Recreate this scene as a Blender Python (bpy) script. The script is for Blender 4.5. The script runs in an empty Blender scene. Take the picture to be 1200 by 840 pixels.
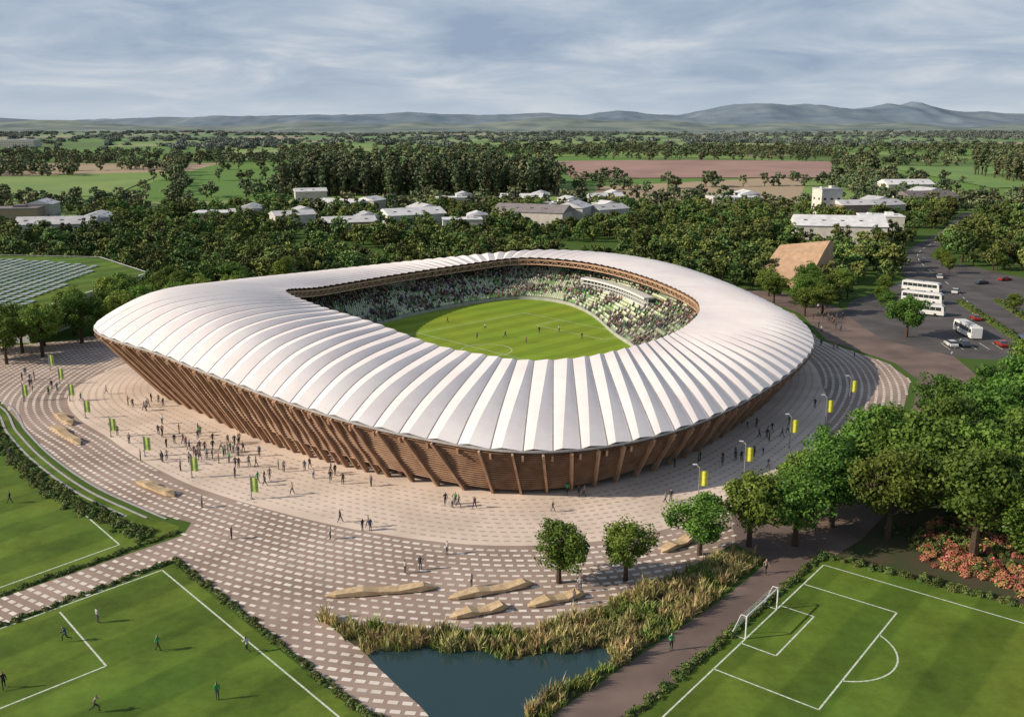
import bpy, math, random
import numpy as np
from mathutils import Vector, noise as mnoise
R=random.Random(7); NR=np.random.default_rng(7)
scene=bpy.context.scene; COL=scene.collection
# ------------------------------------------------------------------ helpers
def link(o): COL.objects.link(o); return o
def mesh(name,V,F,mats=(),mi=None,smooth=False):
    me=bpy.data.meshes.new(name)
    V=V.tolist() if hasattr(V,'tolist') else V
    F=F.tolist() if hasattr(F,'tolist') else F
    me.from_pydata(V,[],F)
    for m in mats: me.materials.append(m)
    if mi is not None: me.polygons.foreach_set('material_index',np.asarray(mi,dtype=np.int32))
    if smooth: me.polygons.foreach_set('use_smooth',np.ones(len(me.polygons),dtype=bool))
    me.update(); return me
def obj(name,me,parent=None,loc=(0,0,0),rz=0,sc=1,lk=True):
    o=bpy.data.objects.new(name,me); o.location=loc; o.rotation_euler[2]=rz
    o.scale=(sc,sc,sc) if not hasattr(sc,'__len__') else sc
    if parent: o.parent=parent
    if lk: link(o)
    return o
def empty(name,loc=(0,0,0),rz=0):
    o=bpy.data.objects.new(name,None); o.location=loc; o.rotation_euler[2]=rz; o.empty_display_size=1; return link(o)
class B:
    """mesh accumulator"""
    def __init__(s): s.V=[];s.F=[];s.M=[]
    def add(s,V,F,m=0):
        b=len(s.V); s.V+= [tuple(v) for v in V]; s.F+=[tuple(i+b for i in f) for f in F]; s.M+=[m]*len(F)
    def box(s,c,d,m=0,rz=0):
        x,y,z=d[0]/2,d[1]/2,d[2]/2; ca,sa=math.cos(rz),math.sin(rz); P=[]
        for i in (-x,x):
            for j in (-y,y):
                for k in (-z,z): P.append((c[0]+i*ca-j*sa,c[1]+i*sa+j*ca,c[2]+k))
        s.add(P,[(0,1,3,2),(4,6,7,5),(0,4,5,1),(2,3,7,6),(0,2,6,4),(1,5,7,3)],m)
    def beam(s,a,b,w,h,m=0,n=None):
        a=Vector(a);b=Vector(b);t=(b-a).normalized()
        up=Vector(n) if n is not None else Vector((0,0,1))
        if abs(t.dot(up))>.98: up=Vector((1,0,0))
        sd=t.cross(up).normalized()*w/2; u=sd.cross(t).normalized()*h/2
        P=[a-sd-u,a+sd-u,a+sd+u,a-sd+u,b-sd-u,b+sd-u,b+sd+u,b-sd+u]
        s.add(P,[(0,3,2,1),(4,5,6,7),(0,1,5,4),(1,2,6,5),(2,3,7,6),(3,0,4,7)],m)
    def cyl(s,a,b,r0,r1,n=8,m=0):
        a=Vector(a);b=Vector(b);t=(b-a).normalized();x=t.orthogonal().normalized();y=t.cross(x);P=[]
        for q,r in((a,r0),(b,r1)):
            for i in range(n):
                an=2*math.pi*i/n; P.append(q+x*math.cos(an)*r+y*math.sin(an)*r)
        F=[(i,(i+1)%n,n+(i+1)%n,n+i) for i in range(n)]+[tuple(range(n))[::-1],tuple(range(n,2*n))]
        s.add(P,F,m)
    def mesh(s,name,mats,smooth=False): return mesh(name,s.V,s.F,mats,s.M,smooth)

def NT(m): 
    m.use_nodes=True; return m.node_tree
def mat(name,c1,c2=None,scale=1.0,rough=.8,detail=6,metal=0,coord='Object',spec=.3,rnd=0,contrast=(.35,.65),bump=0):
    m=bpy.data.materials.new(name); nt=NT(m); N=nt.nodes; L=nt.links
    p=N['Principled BSDF']; p.inputs['Roughness'].default_value=rough; p.inputs['Metallic'].default_value=metal
    p.inputs['Specular IOR Level'].default_value=spec
    if c2 is None: c2=tuple(x*.8 for x in c1)
    tc=N.new('ShaderNodeNewGeometry') if coord=='World' else N.new('ShaderNodeTexCoord')
    src=tc.outputs['Position'] if coord=='World' else tc.outputs['Object']
    nz=N.new('ShaderNodeTexNoise'); nz.inputs['Scale'].default_value=scale; nz.inputs['Detail'].default_value=detail
    L.new(src,nz.inputs['Vector'])
    mr=N.new('ShaderNodeMapRange'); mr.inputs[1].default_value=contrast[0]; mr.inputs[2].default_value=contrast[1]
    L.new(nz.outputs['Fac'],mr.inputs[0])
    mx=N.new('ShaderNodeMix'); mx.data_type='RGBA'; mx.inputs[6].default_value=(*c1,1); mx.inputs[7].default_value=(*c2,1)
    L.new(mr.outputs[0],mx.inputs[0]); out=mx.outputs[2]
    if rnd:
        oi=N.new('ShaderNodeObjectInfo'); hs=N.new('ShaderNodeHueSaturation')
        m2=N.new('ShaderNodeMapRange'); m2.inputs[3].default_value=1-rnd; m2.inputs[4].default_value=1+rnd
        L.new(oi.outputs['Random'],m2.inputs[0]); L.new(m2.outputs[0],hs.inputs['Value']); L.new(out,hs.inputs['Color']); out=hs.outputs[0]
    L.new(out,p.inputs['Base Color'])
    if bump:
        bp=N.new('ShaderNodeBump'); bp.inputs['Strength'].default_value=bump; L.new(nz.outputs['Fac'],bp.inputs['Height']); L.new(bp.outputs[0],p.inputs['Normal'])
    return m
def smoothstep(x): x=np.clip(x,0,1); return x*x*(3-2*x)
def pip(P,poly):
    x,y=P[:,0],P[:,1]; ins=np.zeros(len(P),bool); n=len(poly)
    for i in range(n):
        x1,y1=poly[i][:2];x2,y2=poly[(i+1)%n][:2]
        if y1==y2: continue
        c=((y1>y)!=(y2>y))&(x<(x2-x1)*(y-y1)/(y2-y1)+x1); ins^=c
    return ins
def cat(P,n=8,closed=False):
    P=[np.array(p,float) for p in P]; out=[]; N=len(P)
    segs=N if closed else N-1
    for i in range(segs):
        if closed: a,b,c,d=P[i-1],P[i],P[(i+1)%N],P[(i+2)%N]
        else: a,b,c,d=P[max(i-1,0)],P[i],P[i+1],P[min(i+2,N-1)]
        for k in range(n):
            t=k/n; out.append(.5*((2*b)+(c-a)*t+(2*a-5*b+4*c-d)*t*t+(3*b-a-3*c+d)*t**3))
    if not closed: out.append(P[-1])
    return np.array(out)
def poly(name,pts,z,m,parent=None):
    return obj(name,mesh(name,[(p[0],p[1],z) for p in pts],[list(range(len(pts)))],[m]),parent)
def strip_geo(pts,w,z,off=0):
    P=np.array([p[:2] for p in pts],float); T=np.gradient(P,axis=0); T/=np.linalg.norm(T,axis=1)[:,None]+1e-9
    n=np.stack([T[:,1],-T[:,0]],1); V=[]
    for i in range(len(P)):
        a=P[i]+n[i]*(off-w/2); b=P[i]+n[i]*(off+w/2); V+=[(a[0],a[1],z),(b[0],b[1],z)]
    F=[(2*i,2*i+1,2*i+3,2*i+2) for i in range(len(P)-1)]
    return V,F
# ------------------------------------------------------------------ materials
M={}
M['white']=mat('white_paint',(.75,.75,.72),(.6,.6,.58),3,.6)
M['line']=mat('line_paint',(.72,.75,.66),(.42,.5,.34),2.5,.8)
M['metal']=mat('metal_grey',(.45,.46,.47),(.35,.36,.37),2,.4,metal=.6)
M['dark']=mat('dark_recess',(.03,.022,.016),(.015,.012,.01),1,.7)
M['timber']=mat('timber',(.34,.20,.115),(.22,.12,.068),.5,.6,coord='World',detail=10)
M['timber2']=mat('timber_fin',(.50,.33,.22),(.36,.22,.14),.6,.6,coord='World')
M['benchwood']=mat('pale_timber',(.60,.45,.28),(.45,.32,.18),1.5,.6)
M['glass']=mat('glass',(.05,.06,.07),(.02,.03,.035),.4,.12,spec=.8)
M['bark']=mat('bark',(.09,.06,.04),(.05,.035,.025),4,.9)
M['asphalt']=mat('asphalt',(.12,.108,.105),(.07,.064,.062),.1,.9,coord='World',detail=12)
M['concrete']=mat('concrete',(.46,.44,.42),(.35,.33,.32),1,.8,coord='World')
M['roofgrey']=mat('pale_roof',(.68,.67,.66),(.52,.51,.51),.3,.6,rnd=.2)
M['roofdark']=mat('slate_roof',(.25,.22,.21),(.17,.15,.15),.5,.8,rnd=.3)
M['wallw']=mat('rendered_wall',(.62,.57,.50),(.5,.46,.42),.5,.8,rnd=.15)
M['brick']=mat('brick_wall',(.40,.29,.22),(.32,.22,.17),2,.9)
M['soil']=mat('woodland_floor',(.08,.06,.038),(.045,.065,.02),.25,.95,coord='World',detail=10)
def leafmat(name,c1,c2,rnd=.25,trans=True,hue=(.46,.525)):
    m=bpy.data.materials.new(name); nt=NT(m); N=nt.nodes; L=nt.links; p=N['Principled BSDF']
    p.inputs['Roughness'].default_value=.6; p.inputs['Specular IOR Level'].default_value=.2
    at=N.new('ShaderNodeAttribute'); at.attribute_name='tint'
    mx=N.new('ShaderNodeMix'); mx.data_type='RGBA'; mx.inputs[6].default_value=(*c1,1); mx.inputs[7].default_value=(*c2,1)
    L.new(at.outputs['Fac'],mx.inputs[0])
    oi=N.new('ShaderNodeObjectInfo'); hs=N.new('ShaderNodeHueSaturation')
    a=N.new('ShaderNodeMapRange'); a.inputs[3].default_value=1-rnd; a.inputs[4].default_value=1+rnd*1.3
    w=N.new('ShaderNodeMath'); w.operation='MULTIPLY'; w.inputs[1].default_value=7.31
    fr=N.new('ShaderNodeMath'); fr.operation='FRACT'
    b=N.new('ShaderNodeMapRange'); b.inputs[3].default_value=hue[0]; b.inputs[4].default_value=hue[1]
    L.new(oi.outputs['Random'],a.inputs[0]); L.new(oi.outputs['Random'],w.inputs[0]); L.new(w.outputs[0],fr.inputs[0]); L.new(fr.outputs[0],b.inputs[0])
    L.new(a.outputs[0],hs.inputs['Value']); L.new(b.outputs[0],hs.inputs['Hue']); L.new(mx.outputs[2],hs.inputs['Color'])
    out=hs.outputs[0]
    L.new(out,p.inputs['Base Color'])
    if trans:
        tr=N.new('ShaderNodeBsdfTranslucent'); L.new(out,tr.inputs[0]); ms=N.new('ShaderNodeMixShader'); ms.inputs[0].default_value=.25
        L.new(p.outputs[0],ms.inputs[1]); L.new(tr.outputs[0],ms.inputs[2]); L.new(ms.outputs[0],N['Material Output'].inputs[0])
    return m
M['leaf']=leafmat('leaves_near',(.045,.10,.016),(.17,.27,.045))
M['leafb']=leafmat('leaves_belt',(.04,.082,.02),(.135,.20,.05),.48,False,(.44,.52))
M['leaff']=leafmat('leaves_far_hazed',(.065,.10,.05),(.15,.19,.09),.48,False,(.42,.52))  # leaf colour greyed to include some distance haze
M['leafff']=leafmat('leaves_distant_hazed',(.11,.14,.125),(.16,.185,.15),.25,False)  # pale grey-green: haze painted into the leaf colour
M['reed']=leafmat('reeds',(.20,.22,.06),(.62,.48,.24),.4,False)
M['red']=leafmat('red_blossom',(.14,.18,.05),(.62,.2,.14),.3,False)
M['shrub']=leafmat('shrub_leaves',(.05,.09,.02),(.14,.18,.05),.35,False)
def grassmat(name,c1,c2,ang,period,lo=.62,hi=1.35):
    m=bpy.data.materials.new(name); nt=NT(m); N=nt.nodes; L=nt.links; p=N['Principled BSDF']; p.inputs['Roughness'].default_value=.85; p.inputs['Specular IOR Level'].default_value=.15
    g=N.new('ShaderNodeNewGeometry'); vr=N.new('ShaderNodeVectorRotate'); vr.inputs['Angle'].default_value=ang; L.new(g.outputs[0],vr.inputs[0])
    w=N.new('ShaderNodeTexWave'); w.inputs['Scale'].default_value=2*math.pi/20/period*1.0; w.inputs['Distortion'].default_value=.15; L.new(vr.outputs[0],w.inputs[0])
    mr=N.new('ShaderNodeMapRange'); mr.inputs[1].default_value=.42; mr.inputs[2].default_value=.58; L.new(w.outputs['Fac'],mr.inputs[0])
    mx=N.new('ShaderNodeMix'); mx.data_type='RGBA'; mx.inputs[6].default_value=(*c1,1); mx.inputs[7].default_value=(*c2,1); L.new(mr.outputs[0],mx.inputs[0])
    n=N.new('ShaderNodeTexNoise'); n.inputs['Scale'].default_value=.09; n.inputs['Detail'].default_value=13; n.inputs['Roughness'].default_value=.8; L.new(g.outputs[0],n.inputs['Vector'])
    hs=N.new('ShaderNodeHueSaturation'); m2=N.new('ShaderNodeMapRange'); m2.inputs[1].default_value=.3;m2.inputs[2].default_value=.7;m2.inputs[3].default_value=lo;m2.inputs[4].default_value=hi
    m3=N.new('ShaderNodeMapRange'); m3.inputs[1].default_value=.35;m3.inputs[2].default_value=.65;m3.inputs[3].default_value=.475;m3.inputs[4].default_value=.503
    n2=N.new('ShaderNodeTexNoise'); n2.inputs['Scale'].default_value=.04; n2.inputs['Detail'].default_value=4; L.new(g.outputs[0],n2.inputs['Vector']); L.new(n2.outputs['Fac'],m3.inputs[0]); L.new(m3.outputs[0],hs.inputs['Hue'])
    L.new(n.outputs['Fac'],m2.inputs[0]); L.new(m2.outputs[0],hs.inputs['Value']); L.new(mx.outputs[2],hs.inputs['Color']); L.new(hs.outputs[0],p.inputs['Base Color']); 
    return m
M['grass']=grassmat('pitch_grass',(.175,.27,.022),(.21,.32,.028),math.radians(45),9,.85,1.15)
M['grass2']=grassmat('field_grass',(.078,.14,.018),(.105,.175,.023),math.radians(40),11,.5,1.45)
def hashcol(name,cols,mul,rough=.8):
    m=bpy.data.materials.new(name); nt=NT(m); N=nt.nodes; L=nt.links; p=N['Principled BSDF']; p.inputs['Roughness'].default_value=rough
    oi=N.new('ShaderNodeObjectInfo'); a=N.new('ShaderNodeMath'); a.operation='MULTIPLY'; a.inputs[1].default_value=mul; f=N.new('ShaderNodeMath'); f.operation='FRACT'
    L.new(oi.outputs['Random'],a.inputs[0]); L.new(a.outputs[0],f.inputs[0])
    r=N.new('ShaderNodeValToRGB'); r.color_ramp.interpolation='CONSTANT'; e=r.color_ramp.elements
    e[0].position=0; e[0].color=(*cols[0],1); e[1].position=1/len(cols); e[1].color=(*cols[1],1)
    for i in range(2,len(cols)):
        q=e.new(i/len(cols)); q.color=(*cols[i],1)
    L.new(f.outputs[0],r.inputs[0]); L.new(r.outputs[0],p.inputs['Base Color']); return m
M['shirt']=hashcol('shirt_cloth',[(.03,.03,.04),(.04,.26,.07),(.5,.48,.45),(.05,.07,.13),(.02,.02,.025),(.26,.11,.09),(.30,.22,.18),(.02,.02,.02),(.12,.1,.1),(.4,.36,.34)],13.7)
M['trouser']=hashcol('trouser_cloth',[(.02,.02,.03),(.05,.06,.1),(.1,.09,.08),(.03,.03,.03)],29.3)
M['skin']=hashcol('skin',[(.5,.3,.2),(.42,.25,.17),(.2,.11,.07)],51.1,.6)
M['hair']=hashcol('hair',[(.03,.02,.015),(.1,.06,.03),(.02,.015,.01)],37.9)
# ------------------------------------------------------------------ GN scatter
def scatter(name,P,rz,sc,kinds,kobjs):
    me=bpy.data.meshes.new(name); me.from_pydata(np.asarray(P).tolist(),[],[])
    for nm,ty,d in(('rz','FLOAT',rz),('sc','FLOAT',sc),('kind','INT',kinds)):
        a=me.attributes.new(nm,ty,'POINT'); a.data.foreach_set('value',np.asarray(d,dtype=np.int32 if ty=='INT' else np.float32))
    o=obj(name,me)
    c=bpy.data.collections.new(name+'_kinds')
    for k in kobjs: c.objects.link(k)
    g=bpy.data.node_groups.new(name+'_gn','GeometryNodeTree')
    g.interface.new_socket('Geometry',in_out='INPUT',socket_type='NodeSocketGeometry'); g.interface.new_socket('Geometry',in_out='OUTPUT',socket_type='NodeSocketGeometry')
    N=g.nodes;L=g.links; i=N.new('NodeGroupInput');q=N.new('NodeGroupOutput'); ip=N.new('GeometryNodeInstanceOnPoints')
    ci=N.new('GeometryNodeCollectionInfo'); ci.inputs[0].default_value=c; ci.inputs['Separate Children'].default_value=True; ci.inputs['Reset Children'].default_value=True
    def na(nm,ty):
        a=N.new('GeometryNodeInputNamedAttribute'); a.data_type=ty; a.inputs['Name'].default_value=nm; return a.outputs['Attribute']
    cx=N.new('ShaderNodeCombineXYZ'); L.new(na('rz','FLOAT'),cx.inputs[2])
    er=N.new('FunctionNodeEulerToRotation'); L.new(cx.outputs[0],er.inputs[0])
    cs=N.new('ShaderNodeCombineXYZ'); sa=na('sc','FLOAT')
    for k in range(3): L.new(sa,cs.inputs[k])
    L.new(i.outputs[0],ip.inputs['Points']); L.new(ci.outputs[0],ip.inputs['Instance']); ip.inputs['Pick Instance'].default_value=True
    L.new(na('kind','INT'),ip.inputs['Instance Index']); L.new(er.outputs[0],ip.inputs['Rotation']); L.new(cs.outputs[0],ip.inputs['Scale']); L.new(ip.outputs[0],q.inputs[0])
    md=o.modifiers.new('scatter','NODES'); md.node_group=g
    return o
# ------------------------------------------------------------------ foliage
def leaf_quads(C,Nn,S,rng,asp=.7):
    n=len(C); r=rng.normal(size=(n,3)); Nn=Nn/np.linalg.norm(Nn,axis=1)[:,None]
    U=np.cross(Nn,r); U/=np.linalg.norm(U,axis=1)[:,None]; W=np.cross(Nn,U)
    S=S[:,None]; V=np.stack([C-U*S,C-W*S*asp,C+U*S,C+W*S*asp],1).reshape(-1,3)
    return V,np.arange(4*n).reshape(-1,4)
def tree_mesh(name,seed,H,Rc,nc,nl,ls,leafm,crown0=.22,shape='oak',limbs=True):
    rng=np.random.default_rng(seed); cz=H*(crown0+1)/2; hz=H*(1-crown0)/2
    if shape=='poplar': Rc=Rc*.45
    D=rng.normal(size=(nc,3)); D/=np.linalg.norm(D,axis=1)[:,None]; rad=rng.uniform(.35,.9,nc)[:,None]**.7
    C=D*rad*np.array([Rc,Rc,hz])*.86
    lob=1+.25*np.sin(np.arctan2(C[:,1],C[:,0])*3+seed)+.14*rng.normal(size=nc); C[:,0]*=lob;C[:,1]*=lob
    tap=1-.35*np.clip(C[:,2]/hz,0,1)-.18*np.clip(-C[:,2]/hz,0,1); C[:,0]*=tap;C[:,1]*=tap
    C[:,2]+=cz; cr=rng.uniform(.17,.36,nc)*Rc*(1.5 if shape=='poplar' else 1)
    ct=rng.uniform(0,1,nc)
    E=rng.normal(size=(nc,nl,3)); E/=np.linalg.norm(E,axis=2)[...,None]; q=rng.uniform(.25,1,(nc,nl,1))**.5
    P=C[:,None,:]+E*q*cr[:,None,None]*np.array([1,1,.72]); Nn=E*.8+rng.normal(size=E.shape)*.55+np.array([0,0,.35])
    P=P.reshape(-1,3);Nn=Nn.reshape(-1,3); S=ls*rng.uniform(.55,1.15,len(P))
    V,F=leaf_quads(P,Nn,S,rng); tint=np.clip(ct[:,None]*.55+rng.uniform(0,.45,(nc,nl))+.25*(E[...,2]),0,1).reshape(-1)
    b=B(); tr=H*.022+.06
    b.cyl((0,0,-.2),(0,0,H*max(crown0,.05)*1.1),tr*1.35,tr,7,0); b.cyl((0,0,H*max(crown0,.05)*1.1),(rng.normal()*.3,rng.normal()*.3,H*.72),tr,tr*.3,6,0)
    if limbs:
        for k in range(9):
            c=C[k]; b.cyl((0,0,H*(crown0+.04*k)),tuple(c),tr*.5,tr*.12,5,0)
    nb=len(b.V); nfb=len(b.F)
    VV=np.vstack([np.array([tuple(v) for v in b.V]),V]); FF=[list(f) for f in b.F]+(F+nb).tolist()
    me=mesh(name,VV,FF,[M['bark'],leafm],[0]*nfb+[1]*len(F))
    a=me.attributes.new('tint','FLOAT','POINT'); a.data.foreach_set('value',np.concatenate([np.zeros(nb),np.repeat(tint,4)]).astype(np.float32))
    return me
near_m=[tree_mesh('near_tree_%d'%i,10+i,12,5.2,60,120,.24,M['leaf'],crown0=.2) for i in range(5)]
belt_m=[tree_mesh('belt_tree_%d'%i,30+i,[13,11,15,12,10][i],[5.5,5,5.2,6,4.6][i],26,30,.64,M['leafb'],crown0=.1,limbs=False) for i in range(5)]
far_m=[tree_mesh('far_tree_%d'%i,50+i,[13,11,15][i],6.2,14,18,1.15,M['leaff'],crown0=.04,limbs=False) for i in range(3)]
pop_m=[tree_mesh('poplar_%d'%i,60+i,26,6.5,24,22,.98,M['leaff'],crown0=.05,shape='poplar',limbs=False) for i in range(2)]
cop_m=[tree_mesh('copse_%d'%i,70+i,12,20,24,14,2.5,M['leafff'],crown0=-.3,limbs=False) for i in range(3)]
mk=lambda ms:[obj(m.name,m,lk=False) for m in ms]
# ------------------------------------------------------------------ terrain
def tz(x,y):
    x=np.asarray(x,float);y=np.asarray(y,float)
    return smoothstep((y-650)/600)*13+smoothstep((y-750)/500)*(3.5*np.sin(x/310+1)+3*np.sin(y/270+x/700)+2*np.sin(x/150+y/190))
ys=np.concatenate([np.linspace(-250,650,7)[:-1],np.arange(650,1700,35),np.arange(1700,6000,180),np.linspace(6000,14000,6)])
xs=np.concatenate([np.linspace(-12000,-1800,14)[:-1],np.arange(-1800,1801,60),np.linspace(1800,12000,14)[1:]])
X,Y=np.meshgrid(xs,ys); Z=tz(X,Y); nx,ny=len(xs),len(ys)
F=[(j*nx+i,j*nx+i+1,(j+1)*nx+i+1,(j+1)*nx+i) for j in range(ny-1) for i in range(nx-1)]
gm=bpy.data.materials.new('countryside_hazed'); nt=NT(gm);N=nt.nodes;L=nt.links;p=N['Principled BSDF'];p.inputs['Roughness'].default_value=.95;p.inputs['Specular IOR Level'].default_value=.1
g=N.new('ShaderNodeNewGeometry'); mp=N.new('ShaderNodeMapping'); mp.inputs['Scale'].default_value=(1/260,1/340,0); mp.inputs['Rotation'].default_value=(0,0,.4); L.new(g.outputs[0],mp.inputs[0])
v=N.new('ShaderNodeTexVoronoi'); v.inputs['Scale'].default_value=1; L.new(mp.outputs[0],v.inputs['Vector'])
sx=N.new('ShaderNodeSeparateColor'); L.new(v.outputs['Color'],sx.inputs[0])
r=N.new('ShaderNodeValToRGB'); r.color_ramp.interpolation='CONSTANT'; e=r.color_ramp.elements
cs=[(0,(.13,.23,.06)),(.2,(.20,.29,.09)),(.4,(.12,.19,.06)),(.52,(.28,.32,.14)),(.66,(.14,.24,.06)),(.76,(.40,.31,.21)),(.88,(.23,.31,.10))]
e[0].color=(*cs[0][1],1); e[1].position=cs[1][0]; e[1].color=(*cs[1][1],1)
for q,c in cs[2:]:
    k=e.new(q);k.color=(*c,1)
L.new(sx.outputs[0],r.inputs[0])
n=N.new('ShaderNodeTexNoise'); n.inputs['Scale'].default_value=.02; n.inputs['Detail'].default_value=10; n.inputs['Roughness'].default_value=.7; L.new(g.outputs[0],n.inputs['Vector'])
near=N.new('ShaderNodeMix');near.data_type='RGBA';near.inputs[6].default_value=(.045,.085,.018,1);near.inputs[7].default_value=(.09,.15,.03,1);L.new(n.outputs['Fac'],near.inputs[0])
sp=N.new('ShaderNodeSeparateXYZ');L.new(g.outputs[0],sp.inputs[0])
m1=N.new('ShaderNodeMapRange');m1.inputs[1].default_value=600;m1.inputs[2].default_value=760;L.new(sp.outputs[1],m1.inputs[0])
mxa=N.new('ShaderNodeMix');mxa.data_type='RGBA';L.new(m1.outputs[0],mxa.inputs[0]);L.new(near.outputs[2],mxa.inputs[6]);L.new(r.outputs[0],mxa.inputs[7])
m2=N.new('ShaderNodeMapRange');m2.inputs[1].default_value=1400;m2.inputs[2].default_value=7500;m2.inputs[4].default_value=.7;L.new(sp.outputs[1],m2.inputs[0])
mxhaze=N.new('ShaderNodeMix');mxhaze.data_type='RGBA';L.new(m2.outputs[0],mxhaze.inputs[0]);L.new(mxa.outputs[2],mxhaze.inputs[6]);mxhaze.inputs[7].default_value=(.27,.33,.33,1)  # painted haze: base colour fades to grey-blue with distance
L.new(mxhaze.outputs[2],p.inputs['Base Color'])
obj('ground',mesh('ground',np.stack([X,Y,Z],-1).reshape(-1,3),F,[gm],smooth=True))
# hills
prof=[(-900,66),(-600,122),(-540,96),(-500,95),(-430,108),(-400,118),(-330,128),(-300,120),(-200,142),(-150,160),(-120,185),(-80,160),(-40,135),(0,150),(40,176),(80,165),(120,205),(160,180),(200,168),(235,222),(262,255),(290,262),(320,240),(345,262),(372,222),(400,212),(425,235),(442,275),(455,250),(466,288),(485,240),(520,190),(600,165),(900,150)]
pu=[q[0]/1140 for q in prof]; pz=[60+(q[1]-60)*.84 for q in prof]
def hillmesh(name,y0,yc,y1,hf,amp,m,sc,ny=60,nx=520):
    V=[];yy=np.linspace(y0,y1,ny);uu=np.linspace(-.8,.8,nx)
    for y in yy:
        for u in uu:
            b=smoothstep((y-y0)/(yc-y0)) if y<yc else 1-smoothstep((y-yc)/(y1-yc))
            x=u*yc*(.55+.45*y/yc)
            nn=mnoise.fractal(Vector((x/sc,y/sc*.8,3.3)),1.0,2.1,7); rn=1-abs(mnoise.fractal(Vector((x/sc*1.7,y/sc*1.2,9.3)),1.0,2.0,6))*2
            V.append((x,y,8+(hf(u)-8)*float(b)+amp*(nn*.8+rn*.35-.2)*float(b)*(.22+.78*min(1,abs(y-yc)/(yc-y0)*1.6))))
    F=[(j*nx+i,j*nx+i+1,(j+1)*nx+i+1,(j+1)*nx+i) for j in range(ny-1) for i in range(nx-1)]
    obj(name,mesh(name,V,F,[m],smooth=True))
M['hill']=mat('hill_slopes_hazed',(.13,.18,.235),(.20,.245,.28),.003,.95,coord='World',detail=8)  # aerial haze is put into this blue-grey base colour
M['hill2']=mat('wooded_foothills_hazed',(.11,.15,.155),(.24,.28,.23),.005,.95,coord='World',detail=10)  # muted greens, distance haze mixed into the colour
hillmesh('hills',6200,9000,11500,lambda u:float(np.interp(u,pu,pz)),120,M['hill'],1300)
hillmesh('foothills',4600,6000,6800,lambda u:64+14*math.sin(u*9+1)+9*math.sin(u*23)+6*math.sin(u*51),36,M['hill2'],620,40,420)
# ------------------------------------------------------------------ stadium curves
O=[(-94,207,16),(-68.5,181.5,15),(-46.5,164,13),(-29,152.5,11.4),(-14,146.2,10),(0,142.4,9.3),(14,145,9),(29.6,155,9),(46,173.5,9),(63.5,200,9),(73.5,223.5,9.3),(75.5,250,10),(67.5,291,11.5),(55,326,12.5),(36,348,13),(8,355,13),(-30,338,12),(-65,300,12.5),(-90,252,14.5)]
I=[(-58,238,18.5),(-46,216,19),(-30,200,18),(-16,187,16.2),(-5,181,15.4),(3,178.5,15),(14,181,15),(25,190,15),(35,203,14.7),(42.5,218,14.5),(48,236,14),(49,254,14),(43,283,14),(33,312,13.5),(20,332,13),(2,339,12.8),(-18,327,12),(-40,303,12),(-55,270,14)]
Bs=[(-83,214),(-62.5,188),(-44,170),(-27,158),(-12.5,150.5),(0,147),(12.5,149.5),(26.5,159),(41.5,177),(57.5,203),(66.5,226),(68.5,249),(61,288),(49.5,320),(33,340),(7,346.5),(-26,330),(-58,295),(-80,253)]
bump=[4.7,4.3,3.2,2.0,1.1,.7,.7,.8,.9,1.1,1.3,1.3,1.2,1.1,1,1,1,1.8,3.2]
opn=[.30,.32,.30,.24,.14,.10,.14,.3,.42,.45,.45,.4,.3,.3,.3,.3,.3,.3,.3]
foff=[8,8,8,8,8,8,8,9,11,14,16,17,16,15,14,14,13,11,8]
A=cat([tuple(O[i])+tuple(I[i])+tuple(Bs[i])+(bump[i],opn[i],foff[i]) for i in range(19)],40,True)
NB=116;SUB=6;K=NB*SUB
d=np.linalg.norm(np.roll(A[:,:2],-1,0)-A[:,:2],axis=1)*.5+np.linalg.norm(np.roll(A[:,3:5],-1,0)-A[:,3:5],axis=1)*.5
s=np.concatenate([[0],np.cumsum(d)]);A2=np.vstack([A,A[:1]])
tt=np.linspace(0,s[-1],K,endpoint=False);Q=np.stack([np.interp(tt,s,A2[:,c]) for c in range(A2.shape[1])],1)
for _ in range(3): Q[:,8:]=(Q[:,8:]+np.roll(Q[:,8:],6,0)+np.roll(Q[:,8:],-6,0))/3
Oc=Q[:,:3];Ic=Q[:,3:6];Bc=Q[:,6:8];bp=Q[:,8];op=Q[:,9];fo=Q[:,10]
stadium=empty('football_stadium')
def shape(s_):
    a=.34
    return math.sin(math.pi/2*s_/a)**.9 if s_<a else math.cos(math.pi/2*min(1,(s_-a)/(1-a)))**1.15
NS=20;SS=np.linspace(0,1,NS+1)
def roofpt(kf,s_):
    k0=int(math.floor(kf));f=kf-k0;q0=Q[k0%K];q1=Q[(k0+1)%K];q=q0*(1-f)+q1*f
    b=q[:3]*(1-s_)+q[3:6]*s_
    return b[0],b[1],b[2]+q[8]*shape(float(s_))
def famp(s_): return .24+.34*math.sin(math.pi*min(1,float(s_)*.86+.1))**.8
V=[];F=[];NW=3
for bay in range(NB):
    for half in(0,1):
        b0=len(V)
        for j in range(NW+1):
            for si,s_ in enumerate(SS):
                wc=.34+.42*s_
                w=wc*j/NW if half==0 else wc+(1-wc)*j/NW
                f=(j/NW) if half==0 else 1-j/NW
                x,y,z=roofpt(bay*SUB+w*SUB,s_)
                V.append((x,y,z+famp(s_)*(f**.85-.35)))
        for j in range(NW):
            for si in range(NS):
                a=b0+j*(NS+1)+si; F.append((a,a+NS+1,a+NS+2,a+1))
mm=bpy.data.materials.new('roof_membrane'); nt=NT(mm);N=nt.nodes;L=nt.links;p=N['Principled BSDF'];p.inputs['Roughness'].default_value=1;p.inputs['Specular IOR Level'].default_value=.04
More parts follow.
